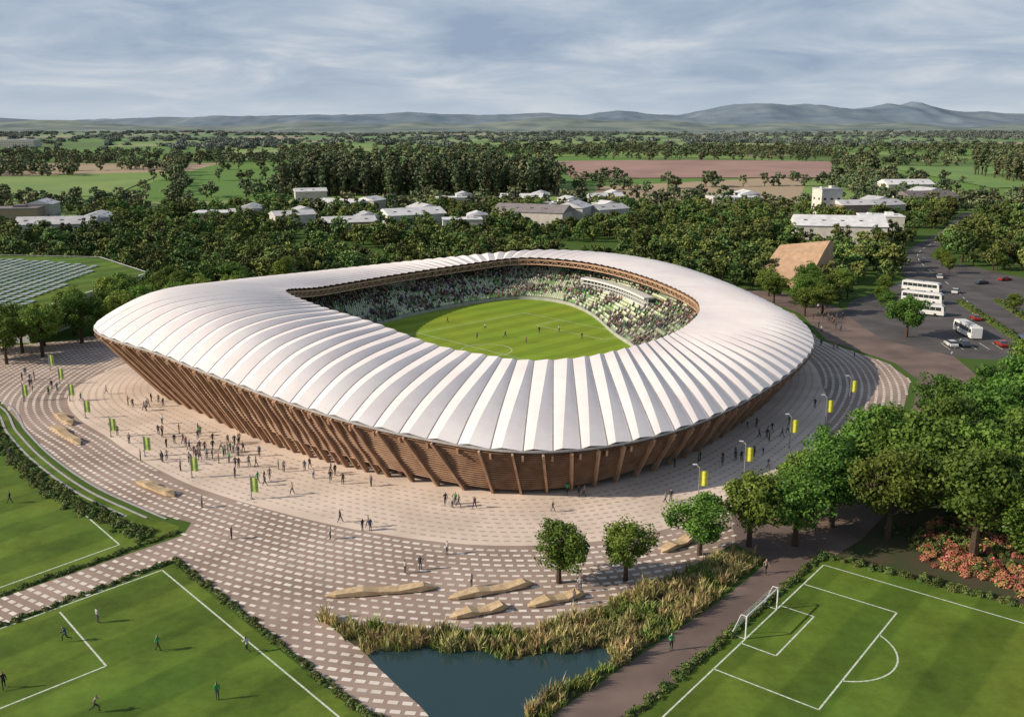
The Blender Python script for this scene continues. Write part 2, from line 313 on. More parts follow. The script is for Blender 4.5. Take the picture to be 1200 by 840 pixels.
g=N.new('ShaderNodeNewGeometry');n=N.new('ShaderNodeTexNoise');n.inputs['Scale'].default_value=.07;n.inputs['Detail'].default_value=11;n.inputs['Roughness'].default_value=.7;L.new(g.outputs[0],n.inputs['Vector'])
r=N.new('ShaderNodeValToRGB');e=r.color_ramp.elements;e[0].position=.32;e[0].color=(.80,.71,.70,1);e[1].position=.68;e[1].color=(.92,.87,.82,1);L.new(n.outputs['Fac'],r.inputs[0]);L.new(r.outputs[0],p.inputs['Base Color'])
obj('roof_membrane',mesh('roof_membrane',V,F,[mm],smooth=True),stadium)
# seams, roof beams, struts
M['seam']=mat('seam_cable',(.42,.39,.38),(.32,.29,.29),1,.8)
b=B();t=B()
for bay in range(NB):
    k=bay*SUB
    P=[Vector(roofpt(k,s_)) for s_ in SS]
    for si in range(NS):
        a=P[si]+Vector((0,0,-.35*famp(SS[si])+.04));c=P[si+1]+Vector((0,0,-.35*famp(SS[si+1])+.04)); b.beam(a,c,.15,.14)
    for si in range(0,NS,2):
        a=P[si]-Vector((0,0,1.5));c=P[si+2]-Vector((0,0,1.5)); t.beam(a,c,.35,1.0)
    ip=P[-1]; nxt=Vector(roofpt(k+SUB,1.0))
    lo=Vector((0,0,-2.4))
    t.beam(ip-Vector((0,0,.8)),nxt-Vector((0,0,.8)),.4,.5); t.beam(ip+lo,nxt+lo,.35,.35)
    mid=(ip+nxt)/2
    t.beam(ip-Vector((0,0,.8)),mid+lo,.2,.2); t.beam(mid+lo,nxt-Vector((0,0,.8)),.2,.2); t.beam(ip-Vector((0,0,.4)),ip+lo,.3,.3)
    back=Vector(roofpt(k,.55))-Vector((0,0,1.8)); t.beam(ip+lo,back,.25,.3)
obj('roof_seams',b.mesh('roof_seams',[M['seam']]),stadium)
obj('roof_truss',t.mesh('roof_truss',[M['timber2']]),stadium)
V=[];F=[]
for k in range(K):
    for s_ in SS[::2]:
        x,y,z=roofpt(k,s_); V.append((x,y,z-.85))
n2=len(SS[::2])
for k in range(K):
    for si in range(n2-1): F.append((k*n2+si,k*n2+si+1,((k+1)%K)*n2+si+1,((k+1)%K)*n2+si))
obj('roof_soffit',mesh('roof_soffit',V,F,[M['timber']]),stadium)
# eave fascia
T=np.roll(Oc,-1,0)-np.roll(Oc,1,0);T=T[:,:2]/np.linalg.norm(T[:,:2],axis=1)[:,None];Nn=np.stack([T[:,1],-T[:,0]],1)
def ring(off0,z0,off1,z1):
    V=[];F=[]
    for k in range(K):
        V+=[(Oc[k,0]+Nn[k,0]*off0,Oc[k,1]+Nn[k,1]*off0,Oc[k,2]+z0),(Oc[k,0]+Nn[k,0]*off1,Oc[k,1]+Nn[k,1]*off1,Oc[k,2]+z1)]
    for k in range(K):
        q=(k+1)%K; F.append((2*k,2*k+1,2*q+1,2*q))
    return V,F
b=B(); b.add(*ring(.2,-.08,.2,-.4)); b.add(*ring(.2,-.08,-.5,-.06)); b.add(*ring(.2,-.4,-.9,-.8))
obj('eave_fascia',b.mesh('eave_fascia',[M['concrete']]),stadium)
# facade louvres
def fac(k,h,off=0):
    k=k%K; x=Bc[k,0]*(1-h)+(Oc[k,0]-Nn[k,0]*.5)*h; y=Bc[k,1]*(1-h)+(Oc[k,1]-Nn[k,1]*.5)*h
    return (x+Nn[k,0]*off,y+Nn[k,1]*off,(Oc[k,2]-.6)*h)
NL=18;b=B();bk=B()
ks=list(range(0,K,2));n3=len(ks)
for li in range(NL):
    V=[]
    for k in ks:
        wob=.28*math.sin(k*.09+li*.5)
        h0=op[k]+(1-op[k])*(li/NL);h1=op[k]+(1-op[k])*((li+.55)/NL)
        V+=[fac(k,h0,.28+wob*.5),fac(k,h1,wob*.5),fac(k,h0,-.25)]
    F=[]
    for i in range(n3):
        j=(i+1)%n3; F+=[(3*i,3*j,3*j+1,3*i+1),(3*i,3*i+2,3*j+2,3*j)]
    b.add(V,F)
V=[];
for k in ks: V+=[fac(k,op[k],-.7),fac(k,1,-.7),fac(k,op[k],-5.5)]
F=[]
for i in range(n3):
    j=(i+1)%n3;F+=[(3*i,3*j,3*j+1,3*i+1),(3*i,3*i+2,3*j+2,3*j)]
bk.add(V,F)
V=[]
for k in ks: 
    x,y,_=fac(k,0,-5.0); V+=[(x,y,0),(x,y,5)]
bk.add(V,[(2*i,2*((i+1)%n3),2*((i+1)%n3)+1,2*i+1) for i in range(n3)],1)
obj('facade_louvres',b.mesh('facade_louvres',[M['timber']]),stadium)
obj('facade_inner',bk.mesh('facade_inner',[M['dark'],M['glass']]),stadium)
b=B()
for k in range(0,K,3):
    c=Oc[k]; main=(k%SUB==0)
    lean=5 if (c[0]<-8 and c[1]<230) else (2 if c[1]<150 else 0)
    nv=Vector((Nn[k,0],Nn[k,1],0))
    front=c[0]>-22 and c[1]<165
    if main: b.beam(fac(k,0,.1),fac(k-lean,1,.5),.36,1.0,0,n=nv)
    elif not front: b.beam(fac(k,0,-.1),fac(k-lean,1,.45),.22,.7,0,n=nv)
    if main and not front: b.beam(fac(k+2,0,-1.8),fac(k+2,op[k],-.6),.3,.4,0,n=nv)
obj('facade_columns',b.mesh('facade_columns',[M['timber2']]),stadium)
b=B()
for k in range(0,K,3):
    x,y,_=fac(k,0,-4.9); b.box((x,y,2),(.2,.2,4))
obj('concourse_mullions',b.mesh('concourse_mullions',[M['timber2']]),stadium)
# seating bowl
ctr=np.array([0,262.]);Iv=ctr-Ic[:,:2];Iv/=np.linalg.norm(Iv,axis=1)[:,None]
Fc=Ic[:,:2]+Iv*fo[:,None]; Bk=Ic[:,:2]*.42+Oc[:,:2]*.58
zroof=np.array([roofpt(k,.42)[2] for k in range(K)])
zb=np.minimum(Ic[:,2]-4.6,zroof-4.6)
NRW=18;V=[];F=[]
def seat(k,r):
    f=r/NRW; return Fc[k]*(1-f)+Bk[k]*f
def zr(k,r): return 1.0+(zb[k]-1.0)*(r/NRW)**1.08
for k in ks:
    V.append((*seat(k,0),0.0))
    for r_ in range(NRW+1):
        x,y=seat(k,r_); V.append((x,y,zr(k,r_)))
        x,y=seat(k,min(r_+1,NRW+.01)); V.append((x,y,zr(k,r_)+.0))
    x,y=seat(k,NRW); V.append((x,y,zb[k]+2.6))
nv_=len(V)//n3
for i in range(n3):
    j=(i+1)%n3
    for q in range(nv_-1): F.append((i*nv_+q,j*nv_+q,j*nv_+q+1,i*nv_+q+1))
M['terrace']=mat('terrace_concrete',(.42,.42,.38),(.32,.34,.28),.4,.8,coord='World')
obj('seating_bowl',mesh('seating_bowl',V,F,[M['terrace']]),stadium)
def seatmesh(name,c):
    b=B(); b.box((0,0,.42),(.5,.45,.08)); b.box((0,.24,.68),(.5,.07,.55)); b.box((0,0,.2),(.1,.3,.4))
    return b.mesh(name,[mat(name,c,c,1,.5)])
seatk=[seatmesh('seat_green',(.28,.44,.18)),seatmesh('seat_white',(.72,.74,.60)),seatmesh('seat_pale',(.58,.64,.42))]
# ------------------------------------------------------------------ people
def person_mesh(name,pose,sub=1):
    J={'pel':(0,0,.96),'spi':(0,0,1.16),'che':(0,0,1.36),'nec':(0,0,1.5),'hed':(0,-.01,1.6),'top':(0,0,1.72),
       'shl':(-.17,0,1.41),'shr':(.17,0,1.41),'ell':(-.24,.03,1.13),'elr':(.24,.03,1.13),'wrl':(-.26,-.05,.89),'wrr':(.26,-.05,.89),'hal':(-.26,-.08,.79),'har':(.26,-.08,.79),
       'hil':(-.09,0,.9),'hir':(.09,0,.9),'knl':(-.1,-.02,.5),'knr':(.1,-.02,.5),'anl':(-.1,.03,.09),'anr':(.1,.03,.09),'tol':(-.11,-.15,.04),'tor':(.11,-.15,.04)}
    J.update(pose)
    Rr={'pel':(.15,.11),'spi':(.13,.1),'che':(.16,.115),'nec':(.055,.055),'hed':(.085,.1),'top':(.065,.075),'shl':(.07,.07),'shr':(.07,.07),'ell':(.048,.048),'elr':(.048,.048),'wrl':(.033,.033),'wrr':(.033,.033),'hal':(.04,.025),'har':(.04,.025),
        'hil':(.095,.1),'hir':(.095,.1),'knl':(.065,.065),'knr':(.065,.065),'anl':(.045,.05),'anr':(.045,.05),'tol':(.045,.035),'tor':(.045,.035)}
    E=[('pel','spi'),('spi','che'),('che','nec'),('nec','hed'),('hed','top'),('che','shl'),('che','shr'),('shl','ell'),('shr','elr'),('ell','wrl'),('elr','wrr'),('wrl','hal'),('wrr','har'),('pel','hil'),('pel','hir'),('hil','knl'),('hir','knr'),('knl','anl'),('knr','anr'),('anl','tol'),('anr','tor')]
    ks=list(J); me=bpy.data.meshes.new(name+'_sk'); me.from_pydata([J[k] for k in ks],[(ks.index(a),ks.index(b)) for a,b in E],[])
    o=obj(name+'_sk',me); md=o.modifiers.new('s','SKIN'); md.use_smooth_shade=True
    for i,k in enumerate(ks):
        me.skin_vertices[0].data[i].radius=Rr[k]; me.skin_vertices[0].data[i].use_root=(k=='pel')
    if sub: q=o.modifiers.new('u','SUBSURF'); q.levels=sub;q.render_levels=sub
    bpy.context.view_layer.update(); dg=bpy.context.evaluated_depsgraph_get()
    r=bpy.data.meshes.new_from_object(o.evaluated_get(dg)); r.name=name
    bpy.data.objects.remove(o)
    r.materials.clear()
    for m in('skin','shirt','trouser','hair','dark'): r.materials.append(M[m])
    hd=Vector(J['hed']);pz=J['pel'][2]
    for pl in r.polygons:
        c=pl.center; z=c.z
        if (c-hd).length<.26 and z>hd.z-.12: i=3 if (z>hd.z+.09 or c.y>hd.y+.04) else 0
        elif min((c-Vector(J['hal'])).length,(c-Vector(J['har'])).length)<.1: i=0
        elif min((c-Vector(J['tol'])).length,(c-Vector(J['tor'])).length)<.12: i=4
        elif z>pz+.02 or abs(c.x)>.19: i=1
        else: i=2
        pl.material_index=i
    return r
pm=[person_mesh('person_standing',{}),
    person_mesh('person_walking',{'knl':(-.1,-.2,.52),'anl':(-.1,-.3,.12),'tol':(-.1,-.47,.09),'knr':(.1,.08,.5),'anr':(.1,.32,.14),'tor':(.1,.2,.03),'ell':(-.24,.14,1.15),'wrl':(-.25,.1,.92),'hal':(-.25,.06,.83),'elr':(.24,-.08,1.14),'wrr':(.23,-.28,1.0),'har':(.22,-.36,.97)}),
    person_mesh('person_gesturing',{'ell':(-.3,-.05,1.2),'wrl':(-.25,-.28,1.28),'hal':(-.22,-.36,1.33),'anl':(-.17,.03,.09),'tol':(-.2,-.14,.04),'knl':(-.14,-.02,.5)}),
    person_mesh('person_running',{'pel':(0,0,.95),'che':(0,-.12,1.34),'nec':(0,-.16,1.47),'hed':(0,-.2,1.57),'top':(0,-.2,1.69),'shl':(-.17,-.12,1.39),'shr':(.17,-.12,1.39),'knl':(-.1,-.33,.62),'anl':(-.1,-.28,.22),'tol':(-.1,-.45,.18),'knr':(.1,.12,.5),'anr':(.1,.45,.36),'tor':(.1,.5,.2),'ell':(-.26,.12,1.2),'wrl':(-.24,-.04,1.05),'hal':(-.24,-.12,1.05),'elr':(.26,-.25,1.16),'wrr':(.22,-.42,1.3),'har':(.21,-.48,1.36)})]
seatp=[person_mesh('spectator_seated',{'pel':(0,.05,.55),'spi':(0,.08,.75),'che':(0,.06,.98),'nec':(0,.03,1.12),'hed':(0,0,1.22),'top':(0,0,1.33),'shl':(-.17,.06,1.03),'shr':(.17,.06,1.03),'ell':(-.24,-.02,.78),'elr':(.24,-.02,.78),'wrl':(-.14,-.24,.68),'wrr':(.14,-.24,.68),'hal':(-.08,-.3,.68),'har':(.08,-.3,.68),'hil':(-.09,0,.52),'hir':(.09,0,.52),'knl':(-.11,-.4,.52),'knr':(.11,-.4,.52),'anl':(-.11,-.4,.09),'anr':(.11,-.4,.09),'tol':(-.12,-.55,.04),'tor':(.12,-.55,.04)},0)]
BOX=lambda x,y: x>10 and 286<y<330
sp_=[];sr=[];cp_=[];cr_=[]
for r_ in range(NRW):
    P0=Fc*(1-(r_+.5)/NRW)+Bk*((r_+.5)/NRW); dd=np.linalg.norm(np.roll(P0,-1,0)-P0,axis=1); S=np.concatenate([[0],np.cumsum(dd)])
    n=int(S[-1]/.9); P1=np.vstack([P0,P0[:1]]); zz=np.array([zr(k,r_) for k in range(K)]+[zr(0,r_)])
    for q in range(n):
        a=q*S[-1]/n; x=np.interp(a,S,P1[:,0]);y=np.interp(a,S,P1[:,1]);z=np.interp(a,S,zz); kk=int(np.interp(a,S,np.arange(K+1)))%K
        if kk%(SUB*3)<1: continue
        if r_ in(8,9,10,11) and BOX(x,y): continue
        g=ctr-np.array([x,y]); an=math.atan2(g[1],g[0])+math.pi/2
        vac=mnoise.noise(Vector((x*.09,y*.09,z*.4)))
        sp_.append((x,y,z));sr.append(an)
        if R.random()<.45+.8*vac: cp_.append((x,y,z));cr_.append(an)
kd=[(0 if mnoise.noise(Vector((p[0]*.12,p[1]*.12,0)))>.1 else 1) if R.random()<.7 else 2 for p in sp_]
scatter('stadium_seats',sp_,sr,[1.1]*len(sp_),kd,[obj(m.name,m,lk=False) for m in seatk])
scatter('spectators',cp_,cr_,[1.2*R.uniform(.95,1.1) for _ in cp_],[0]*len(cp_),[obj(m.name,m,lk=False) for m in seatp])
b=B()
kk=[k for k in range(K) if BOX(*seat(k,10))][::3]
for a,c in zip(kk[:-1],kk[1:]):
    for r_,z0,h,m in((9.5,-.6,.7,0),(10,.1,2.3,1),(9.2,2.4,.6,0),(9.4,1.1,.15,0)):
        pa=Vector((*seat(a,r_),zr(a,9)+z0+h/2));pc=Vector((*seat(c,r_),zr(c,9)+z0+h/2)); b.beam(pa,pc,3.4 if m==0 else 2.4,h,m)
    pa=Vector((*seat(a,8.9),zr(a,9)+1.3)); b.box(pa,(.35,.35,2.4),0)
obj('hospitality_boxes',b.mesh('hospitality_boxes',[M['white'],M['glass']]),stadium)
poly('football_pitch',[tuple(p) for p in Fc[::6]],.05,M['grass'])
b=B()
ax=np.array([.69,-.724]);ay=np.array([-.724,-.69]);pc=np.array([-7.,249.])
def PL(u,v): q=pc+ax*u+ay*v; return (q[0],q[1])
def lines(b,segs,w,z):
    for s in segs: b.add(*strip_geo(s,w,z))
W2,H2=30,44
segs=[[PL(-W2,-H2),PL(W2,-H2)],[PL(W2,-H2),PL(W2,H2-22)],[PL(-W2,H2-22),PL(-W2,-H2)],[PL(-W2,0),PL(W2,0)],
 [PL(7*math.cos(a),7*math.sin(a)) for a in np.linspace(0,2*math.pi,40)],[PL(-14,-H2),PL(-14,-H2+11)],[PL(-14,-H2+11),PL(14,-H2+11)],[PL(14,-H2+11),PL(14,-H2)]]
lines(b,segs,.2,.07)
obj('pitch_markings',b.mesh('pitch_markings',[M['line']]))
# ------------------------------------------------------------------ plaza
plaza=[(-175,235),(-125,262),(-100,300),(-75,340),(-25,372),(40,385),(80,345),(92,300),(88,262),(97,235),(96,218),(84,193),(62,163),(44.7,152),(35,140),(33,128),(22,117),(10.8,108.2),(2,103.2),(-10,102.5),(-24,106),(-7,86),(-1,78),(-9,78),(-15.1,85.9),(-47.6,121.7),(-63,104),(-82,84),(-90,90),(-67,111),(-49.4,130.5),(-49.7,135),(-58.7,139.8),(-71.3,150),(-85.6,164.8),(-98,180),(-114.2,201),(-150,224)]
M['paving']=mat('brown_paving',(.40,.30,.245),(.28,.205,.165),.1,.85,coord='World',detail=12)
M['apron']=mat('pale_paving',(.78,.64,.53),(.62,.505,.41),.1,.8,coord='World',detail=12)
M['inlay']=mat('pale_setts',(.84,.76,.67),(.62,.54,.47),.25,.8,coord='World',detail=12)
M['inlayd']=mat('brown_setts',(.54,.44,.36),(.42,.34,.28),.6,.85,coord='World')
M['road']=mat('brown_road',(.215,.155,.128),(.135,.098,.085),.12,.9,coord='World',detail=12)
poly('plaza_paving',plaza,.02,M['paving'])
road=[(-6,74),(5,76),(12.9,85.9),(44,121.5),(52,129),(62,142),(80,160),(102,188),(113,215),(118,245),(114,290),(104,335),(84,348),(94,300),(90,262),(99,235),(98,218),(86,193),(64,163),(46,152),(36,140),(31,130),(36.5,122),(27,110.5),(4,86)]
poly('service_road',road,.012,M['road'])
Tb=np.roll(Bc,-1,0)-np.roll(Bc,1,0);Tb/=np.linalg.norm(Tb,axis=1)[:,None];nb_=np.stack([Tb[:,1],-Tb[:,0]],1)
nbs=nb_.copy()
for _ in range(4): nbs=(nbs+np.roll(nbs,4,0)+np.roll(nbs,-4,0))/3
def offc(d,step=1): return (Bc+nbs*d)[::step]
wid=np.interp(np.arange(K),[0,K*.12,K*.3,K*.38,K*.5,K*.9,K],[20,22,19,10,7,8,20])
ap=offc(-6,3); apo=(Bc+nbs*wid[:,None])[::3];n=len(ap)
obj('pale_apron',mesh('pale_apron',[(x,y,.032) for x,y in ap]+[(x,y,.032) for x,y in apo],[(i,n+i,n+(i+1)%n,(i+1)%n) for i in range(n)],[M['apron']]))
b1=[];b2=[]
for di,d in enumerate(np.arange(3,88,1.6)):
    C=offc(d); dd=np.linalg.norm(np.roll(C,-1,0)-C,axis=1);S=np.concatenate([[0],np.cumsum(dd)]);C1=np.vstack([C,C[:1]])
    wc=np.append(wid,wid[0])
    n=int(S[-1]/1.62)
    a=(np.arange(n)+.5*(di%2))*S[-1]/n; x=np.interp(a,S,C1[:,0]);y=np.interp(a,S,C1[:,1]);ww=np.interp(a,S,wc)
    x2=np.interp(np.minimum(a+.6,S[-1]),S,C1[:,0]);y2=np.interp(np.minimum(a+.6,S[-1]),S,C1[:,1])
    t=np.stack([x2-x,y2-y],1);t/=np.linalg.norm(t,axis=1)[:,None]+1e-9;nn=np.stack([t[:,1],-t[:,0]],1);P=np.stack([x,y],1)
    ok=pip(P,plaza)&np.isfinite(t).all(1)&(np.abs(t).sum(1)>.5)
    dens=np.array([mnoise.noise(Vector((p_[0]*.05,p_[1]*.05,2))) for p_ in P])
    for inner,L_ in((True,b2),(False,b1)):
        q=ok&((d<ww-1) if inner else (d>ww+.5))
        hl,hw=(.42,.2) if inner else (.52,.29)
        sc_=(1+.3*dens[q])[:,None]
        Pq=P[q];tq=t[q]*hl*sc_;nq=nn[q]*hw*sc_
        if len(Pq): L_.append(np.stack([Pq-tq-nq,Pq+tq-nq,Pq+tq+nq,Pq-tq+nq],1).reshape(-1,2))
for nm,L_,z,m in(('paving_inlay',b1,.036,M['inlay']),('apron_inlay',b2,.044,M['inlayd'])):
    V=np.vstack(L_);V=np.hstack([V,np.full((len(V),1),z)]);obj(nm,mesh(nm,V,np.arange(len(V)).reshape(-1,4),[m]))
poly('woodland_floor',[(44.6,124),(52,129),(62,142),(80,160),(102,188),(113,215),(118,232),(260,232),(260,60),(85,94),(64.8,109)],.006,M['soil'])
# ------------------------------------------------------------------ outer pitches
b=B()
terr=cat([(-150,224),(-114.2,200.8),(-97.9,179.8),(-85.6,164.8),(-71.3,150),(-58.7,139.8),(-51,134)],8)
poly('training_field',[(-150,222),(-114.5,199.5),(-98.5,179),(-86.2,164),(-72,149),(-59.5,138.8),(-51,133.6),(-50.5,131),(-67.5,110.8),(-90.5,89),(-150,60),(-230,80),(-230,222)],.016,M['grass2'])
for i,off in enumerate((0,1.6,3.2)):
    V,F=strip_geo(terr[:-4+i*-2 or None],.45,.14-.02*i,off); b.add(V,F)
obj('terrace_kerb',b.mesh('terrace_kerb',[M['concrete']]))
poly('practice_pitch',[(-47.6,121),(-15.6,85.9),(-8.8,78),(-30,50),(-110,40),(-82.5,82.5),(-63.5,103.2)],.017,M['grass2'])
b=B()
L1=[[(-140,218),(-99.8,173.5),(-57.7,127.2)],[(-57.7,127.2),(-68.9,113.3),(-88,92)],[(-48.5,119.1),(-18.3,86.2),(-2,68)],[(-48.5,119.1),(-65,101),(-90,73)],[(-57.3,107.6),(-46.3,95.4)],[(-46.3,95.4),(-57,84.5)]]
lines(b,L1,.22,.03)
e1=np.array([-.627,-.779]);e2=np.array([.779,-.627]);c0=np.array([44.2,121.3])
def PR(a,c): q=c0+e1*a+e2*c; return (q[0],q[1])
poly('goal_pitch',[(44.6,123),(12.9,86),(5,76),(30,40),(110,60),(85,93),(65,108.6)],.017,M['grass2'])
segs=[[PR(.8,.0),PR(52,.0)],[PR(.8,0),PR(.8,60)],[PR(8,0),PR(8,12.2)],[PR(8,12.2),PR(34,12.2)],[PR(34,12.2),PR(34,0)],[PR(15.5,0),PR(15.5,4.4)],[PR(15.5,4.4),PR(27,4.4)],[PR(27,4.4),PR(27,0)],
 [PR(21+7*math.cos(t_),9+7*math.sin(t_)) for t_ in np.linspace(math.asin(3.2/7),math.pi-math.asin(3.2/7),16)]]
lines(b,segs,.2,.03)
obj('field_markings',b.mesh('field_markings',[M['line']]))
def goal(name,a,c,h=3.0):
    a=Vector((*a,0));c=Vector((*c,0));n=Vector((-(c-a).y,(c-a).x,0)).normalized()*-1.8
    b=B();u=Vector((0,0,h))
    if n.x>0: n=-n
    b.cyl(a,a+u,.1,.1);b.cyl(c,c+u,.1,.1);b.cyl(a+u,c+u,.1,.1)
    for q in(a,c): b.cyl(q+u,q+u+n*.4,.05,.05,6);b.cyl(q+u+n*.4,q+n,.05,.05,6);b.cyl(q,q+n,.05,.05,6)
    b.cyl(a+n,c+n,.05,.05,6)
    for i in range(1,24):
        p=a.lerp(c,i/24); b.cyl(p+u+n*.4,p+n,.012,.012,3)
    for i in range(1,7):
        p=(u+n*.4).lerp(n,i/7); b.cyl(a+p,c+p,.012,.012,3)
    obj(name,b.mesh(name,[M['white']]))
goal('football_goal',PR(16.7,0),PR(25.8,0))
# ------------------------------------------------------------------ pond + reeds
wm=bpy.data.materials.new('water');nt=NT(wm);N=nt.nodes;L=nt.links;p=N['Principled BSDF'];p.inputs['Base Color'].default_value=(.025,.055,.06,1);p.inputs['Roughness'].default_value=.05;p.inputs['Specular IOR Level'].default_value=.5
n=N.new('ShaderNodeTexNoise');n.inputs['Scale'].default_value=1.6;n.inputs['Detail'].default_value=5;bm_=N.new('ShaderNodeBump');bm_.inputs['Strength'].default_value=.12;g=N.new('ShaderNodeNewGeometry');L.new(g.outputs[0],n.inputs['Vector']);L.new(n.outputs[0],bm_.inputs['Height']);L.new(bm_.outputs[0],p.inputs['Normal'])
water=cat([(-17,98.2),(-13,98.4),(-10,99.4),(-7,98.2),(-4,98.8),(0,96.6),(4,98.2),(7,98),(10,99.2),(12.4,96.5),(6.5,91.4),(3,88.2),(1.4,85.9),(-2,78),(-6,79),(-8.8,86.2),(-13,92)],5,True)
bed=[(-24,106),(-10.4,102.5),(2.1,103.2),(10.8,108),(22,117),(31.8,124.5),(35.8,122.5),(26.7,110.8),(3.8,86),(-3,78),(-7,86)]
poly('pond_bank',bed,.026,M['soil']); poly('pond_water',[tuple(q) for q in water],.06,wm)
def tuft(name,seed,h,n,m,w=.05,spread=.35):
    rng=np.random.default_rng(seed);V=[];F=[];T_=[]
    for i in range(n):
        a=rng.uniform(0,6.28);r_=rng.uniform(0,spread);x,y=r_*math.cos(a),r_*math.sin(a);hh=h*rng.uniform(.5,1.1);l=rng.normal(size=2)*.28*h;b_=rng.uniform(0,3.14);dx,dy=math.cos(b_)*w,math.sin(b_)*w
        q=len(V);V+=[(x-dx,y-dy,0),(x+dx,y+dy,0),(x+l[0]*.4+dx,y+l[1]*.4+dy,hh*.6),(x+l[0]*.4-dx,y+l[1]*.4-dy,hh*.6),(x+l[0],y+l[1],hh)];F+=[(q,q+1,q+2,q+3),(q+3,q+2,q+4)];tv=rng.random();T_+=[tv*.4,tv*.4,tv*.8,tv*.8,min(1,tv*1.2)]
    me=mesh(name,V,F,[m]);at=me.attributes.new('tint','FLOAT','POINT');at.data.foreach_set('value',np.array(T_,dtype=np.float32));return me
M['sedge']=leafmat('sedge',(.10,.17,.03),(.30,.34,.10),.35,False)
rk=[tuft('reed_tuft_%d'%i,80+i,1.4+.4*i,30,M['reed'],.05,.5) for i in range(2)]+[tuft('sedge_tuft_%d'%i,85+i,.9+.2*i,34,M['sedge'],.05,.6) for i in range(2)]
P=NR.uniform([-26,76],[37,126],(8000,2));P=P[pip(P,bed)&~pip(P,[tuple(q) for q in (water-water.mean(0))*.98+water.mean(0)])]
dn=np.array([mnoise.noise(Vector((x*.2,y*.2,0))) for x,y in P]);hn=np.array([mnoise.noise(Vector((x*.5,y*.5,8))) for x,y in P])
kd=np.where(dn+NR.normal(size=len(P))*.15>-.08,NR.integers(0,2,len(P)),NR.integers(2,4,len(P)))
scatter('reed_bed',np.hstack([P,np.zeros((len(P),1))]),NR.uniform(0,6,len(P)),NR.uniform(.5,1.1,len(P))*(1+.7*hn),kd,mk(rk))
def shrub(name,seed,m,n=260,r=.9,ls=.16):
    rng=np.random.default_rng(seed);E=rng.normal(size=(n,3));E/=np.linalg.norm(E,axis=1)[:,None];E[:,2]=np.abs(E[:,2]);P=E*rng.uniform(.5,1.05,(n,1))*np.array([r,r,r*.8])*(1+.25*np.sin(E[:,:1]*5+seed));V,F=leaf_quads(P,E+rng.normal(size=E.shape)*.5,ls*rng.uniform(.6,1.2,n),rng)
    me=mesh(name,V,F,[m]);at=me.attributes.new('tint','FLOAT','POINT');at.data.foreach_set('value',np.repeat(rng.random(n),4).astype(np.float32));return me
shk=[shrub('shrub_a',1,M['shrub']),shrub('shrub_b',2,M['shrub'],200,.7),shrub('shrub_red',3,M['red'],280,.9)]
def hedge(name,pts,w=1.4,sp=.55,sc=.75,red=0):
    pts=np.array(pts,float);Q_=[]
    for a,c in zip(pts[:-1],pts[1:]):
        n=max(2,int(np.linalg.norm(c-a)/sp))
        for i in range(n): Q_.append(a+(c-a)*i/n+NR.normal(size=2)*w*.28)
    Q_=np.array(Q_);n=len(Q_);kd=NR.integers(0,2,n)
    if red: kd=np.where(NR.random(n)<red,2,kd)
    scatter(name,np.hstack([Q_,np.zeros((n,1))]),NR.uniform(0,6,n),NR.uniform(.6,1.2,n)*sc,kd,[obj(m.name+'_'+name,m,lk=False) for m in shk])
hedge('hedge',[(-47.9,122.3),(-15.3,86.4),(-5,75)],.8,.35,.6)
hedge('hedge.001',[(-48,121.8),(-63,104.2),(-82,84)],.8,.35,.6)
hedge('hedge.002',[(44.6,123.6),(12.5,86),(3,75)],1.0,.35,.7)
hedge('hedge.003',[(44.6,123.6),(64.8,109.5),(86,93.5)],1.6,.4,.85)
hedge('hedge.004',[(-50.5,131.5),(-67.2,111.8),(-90,89)],.8,.35,.6)
for i,o_ in enumerate((4.6,5.6,6.6)):
    V,F=strip_geo(terr[4:],.1,0,o_); pts=[(V[2*i_][0],V[2*i_][1]) for i_ in range(len(V)//2)]
    hedge('planting_strip'+('' if i==0 else '.00%d'%i),pts[i*3:],1.6,.6,.8)
fl=NR.uniform([46,96],[96,142],(2600,2));fl=fl[pip(fl,[(66,112.5),(86,97),(95,110),(84,140),(66,136),(60,128),(58,121)])]
fl=fl[np.array([mnoise.noise(Vector((x*.2,y*.2,5))) for x,y in fl])>-.2]
scatter('flowering_shrubs',np.hstack([fl,np.zeros((len(fl),1))]),NR.uniform(0,6,len(fl)),NR.uniform(.7,1.3,len(fl)),np.where(NR.random(len(fl))<.62,2,NR.integers(0,2,len(fl))),[obj(m.name+'_fl',m,lk=False) for m in shk])
us=NR.uniform([44,118],[125,230],(3000,2));us=us[pip(us,[(47,127),(52,131),(62,144),(80,162),(100,190),(111,217),(125,230),(125,130),(90,118),(64,124)])]
us=us[np.array([mnoise.noise(Vector((x*.12,y*.12,15))) for x,y in us])>.02]
scatter('undergrowth',np.hstack([us,np.zeros((len(us),1))]),NR.uniform(0,6,len(us)),NR.uniform(.6,1.5,len(us)),NR.integers(0,2,len(us)),[obj(m.name+'_us',m,lk=False) for m in shk[:2]])
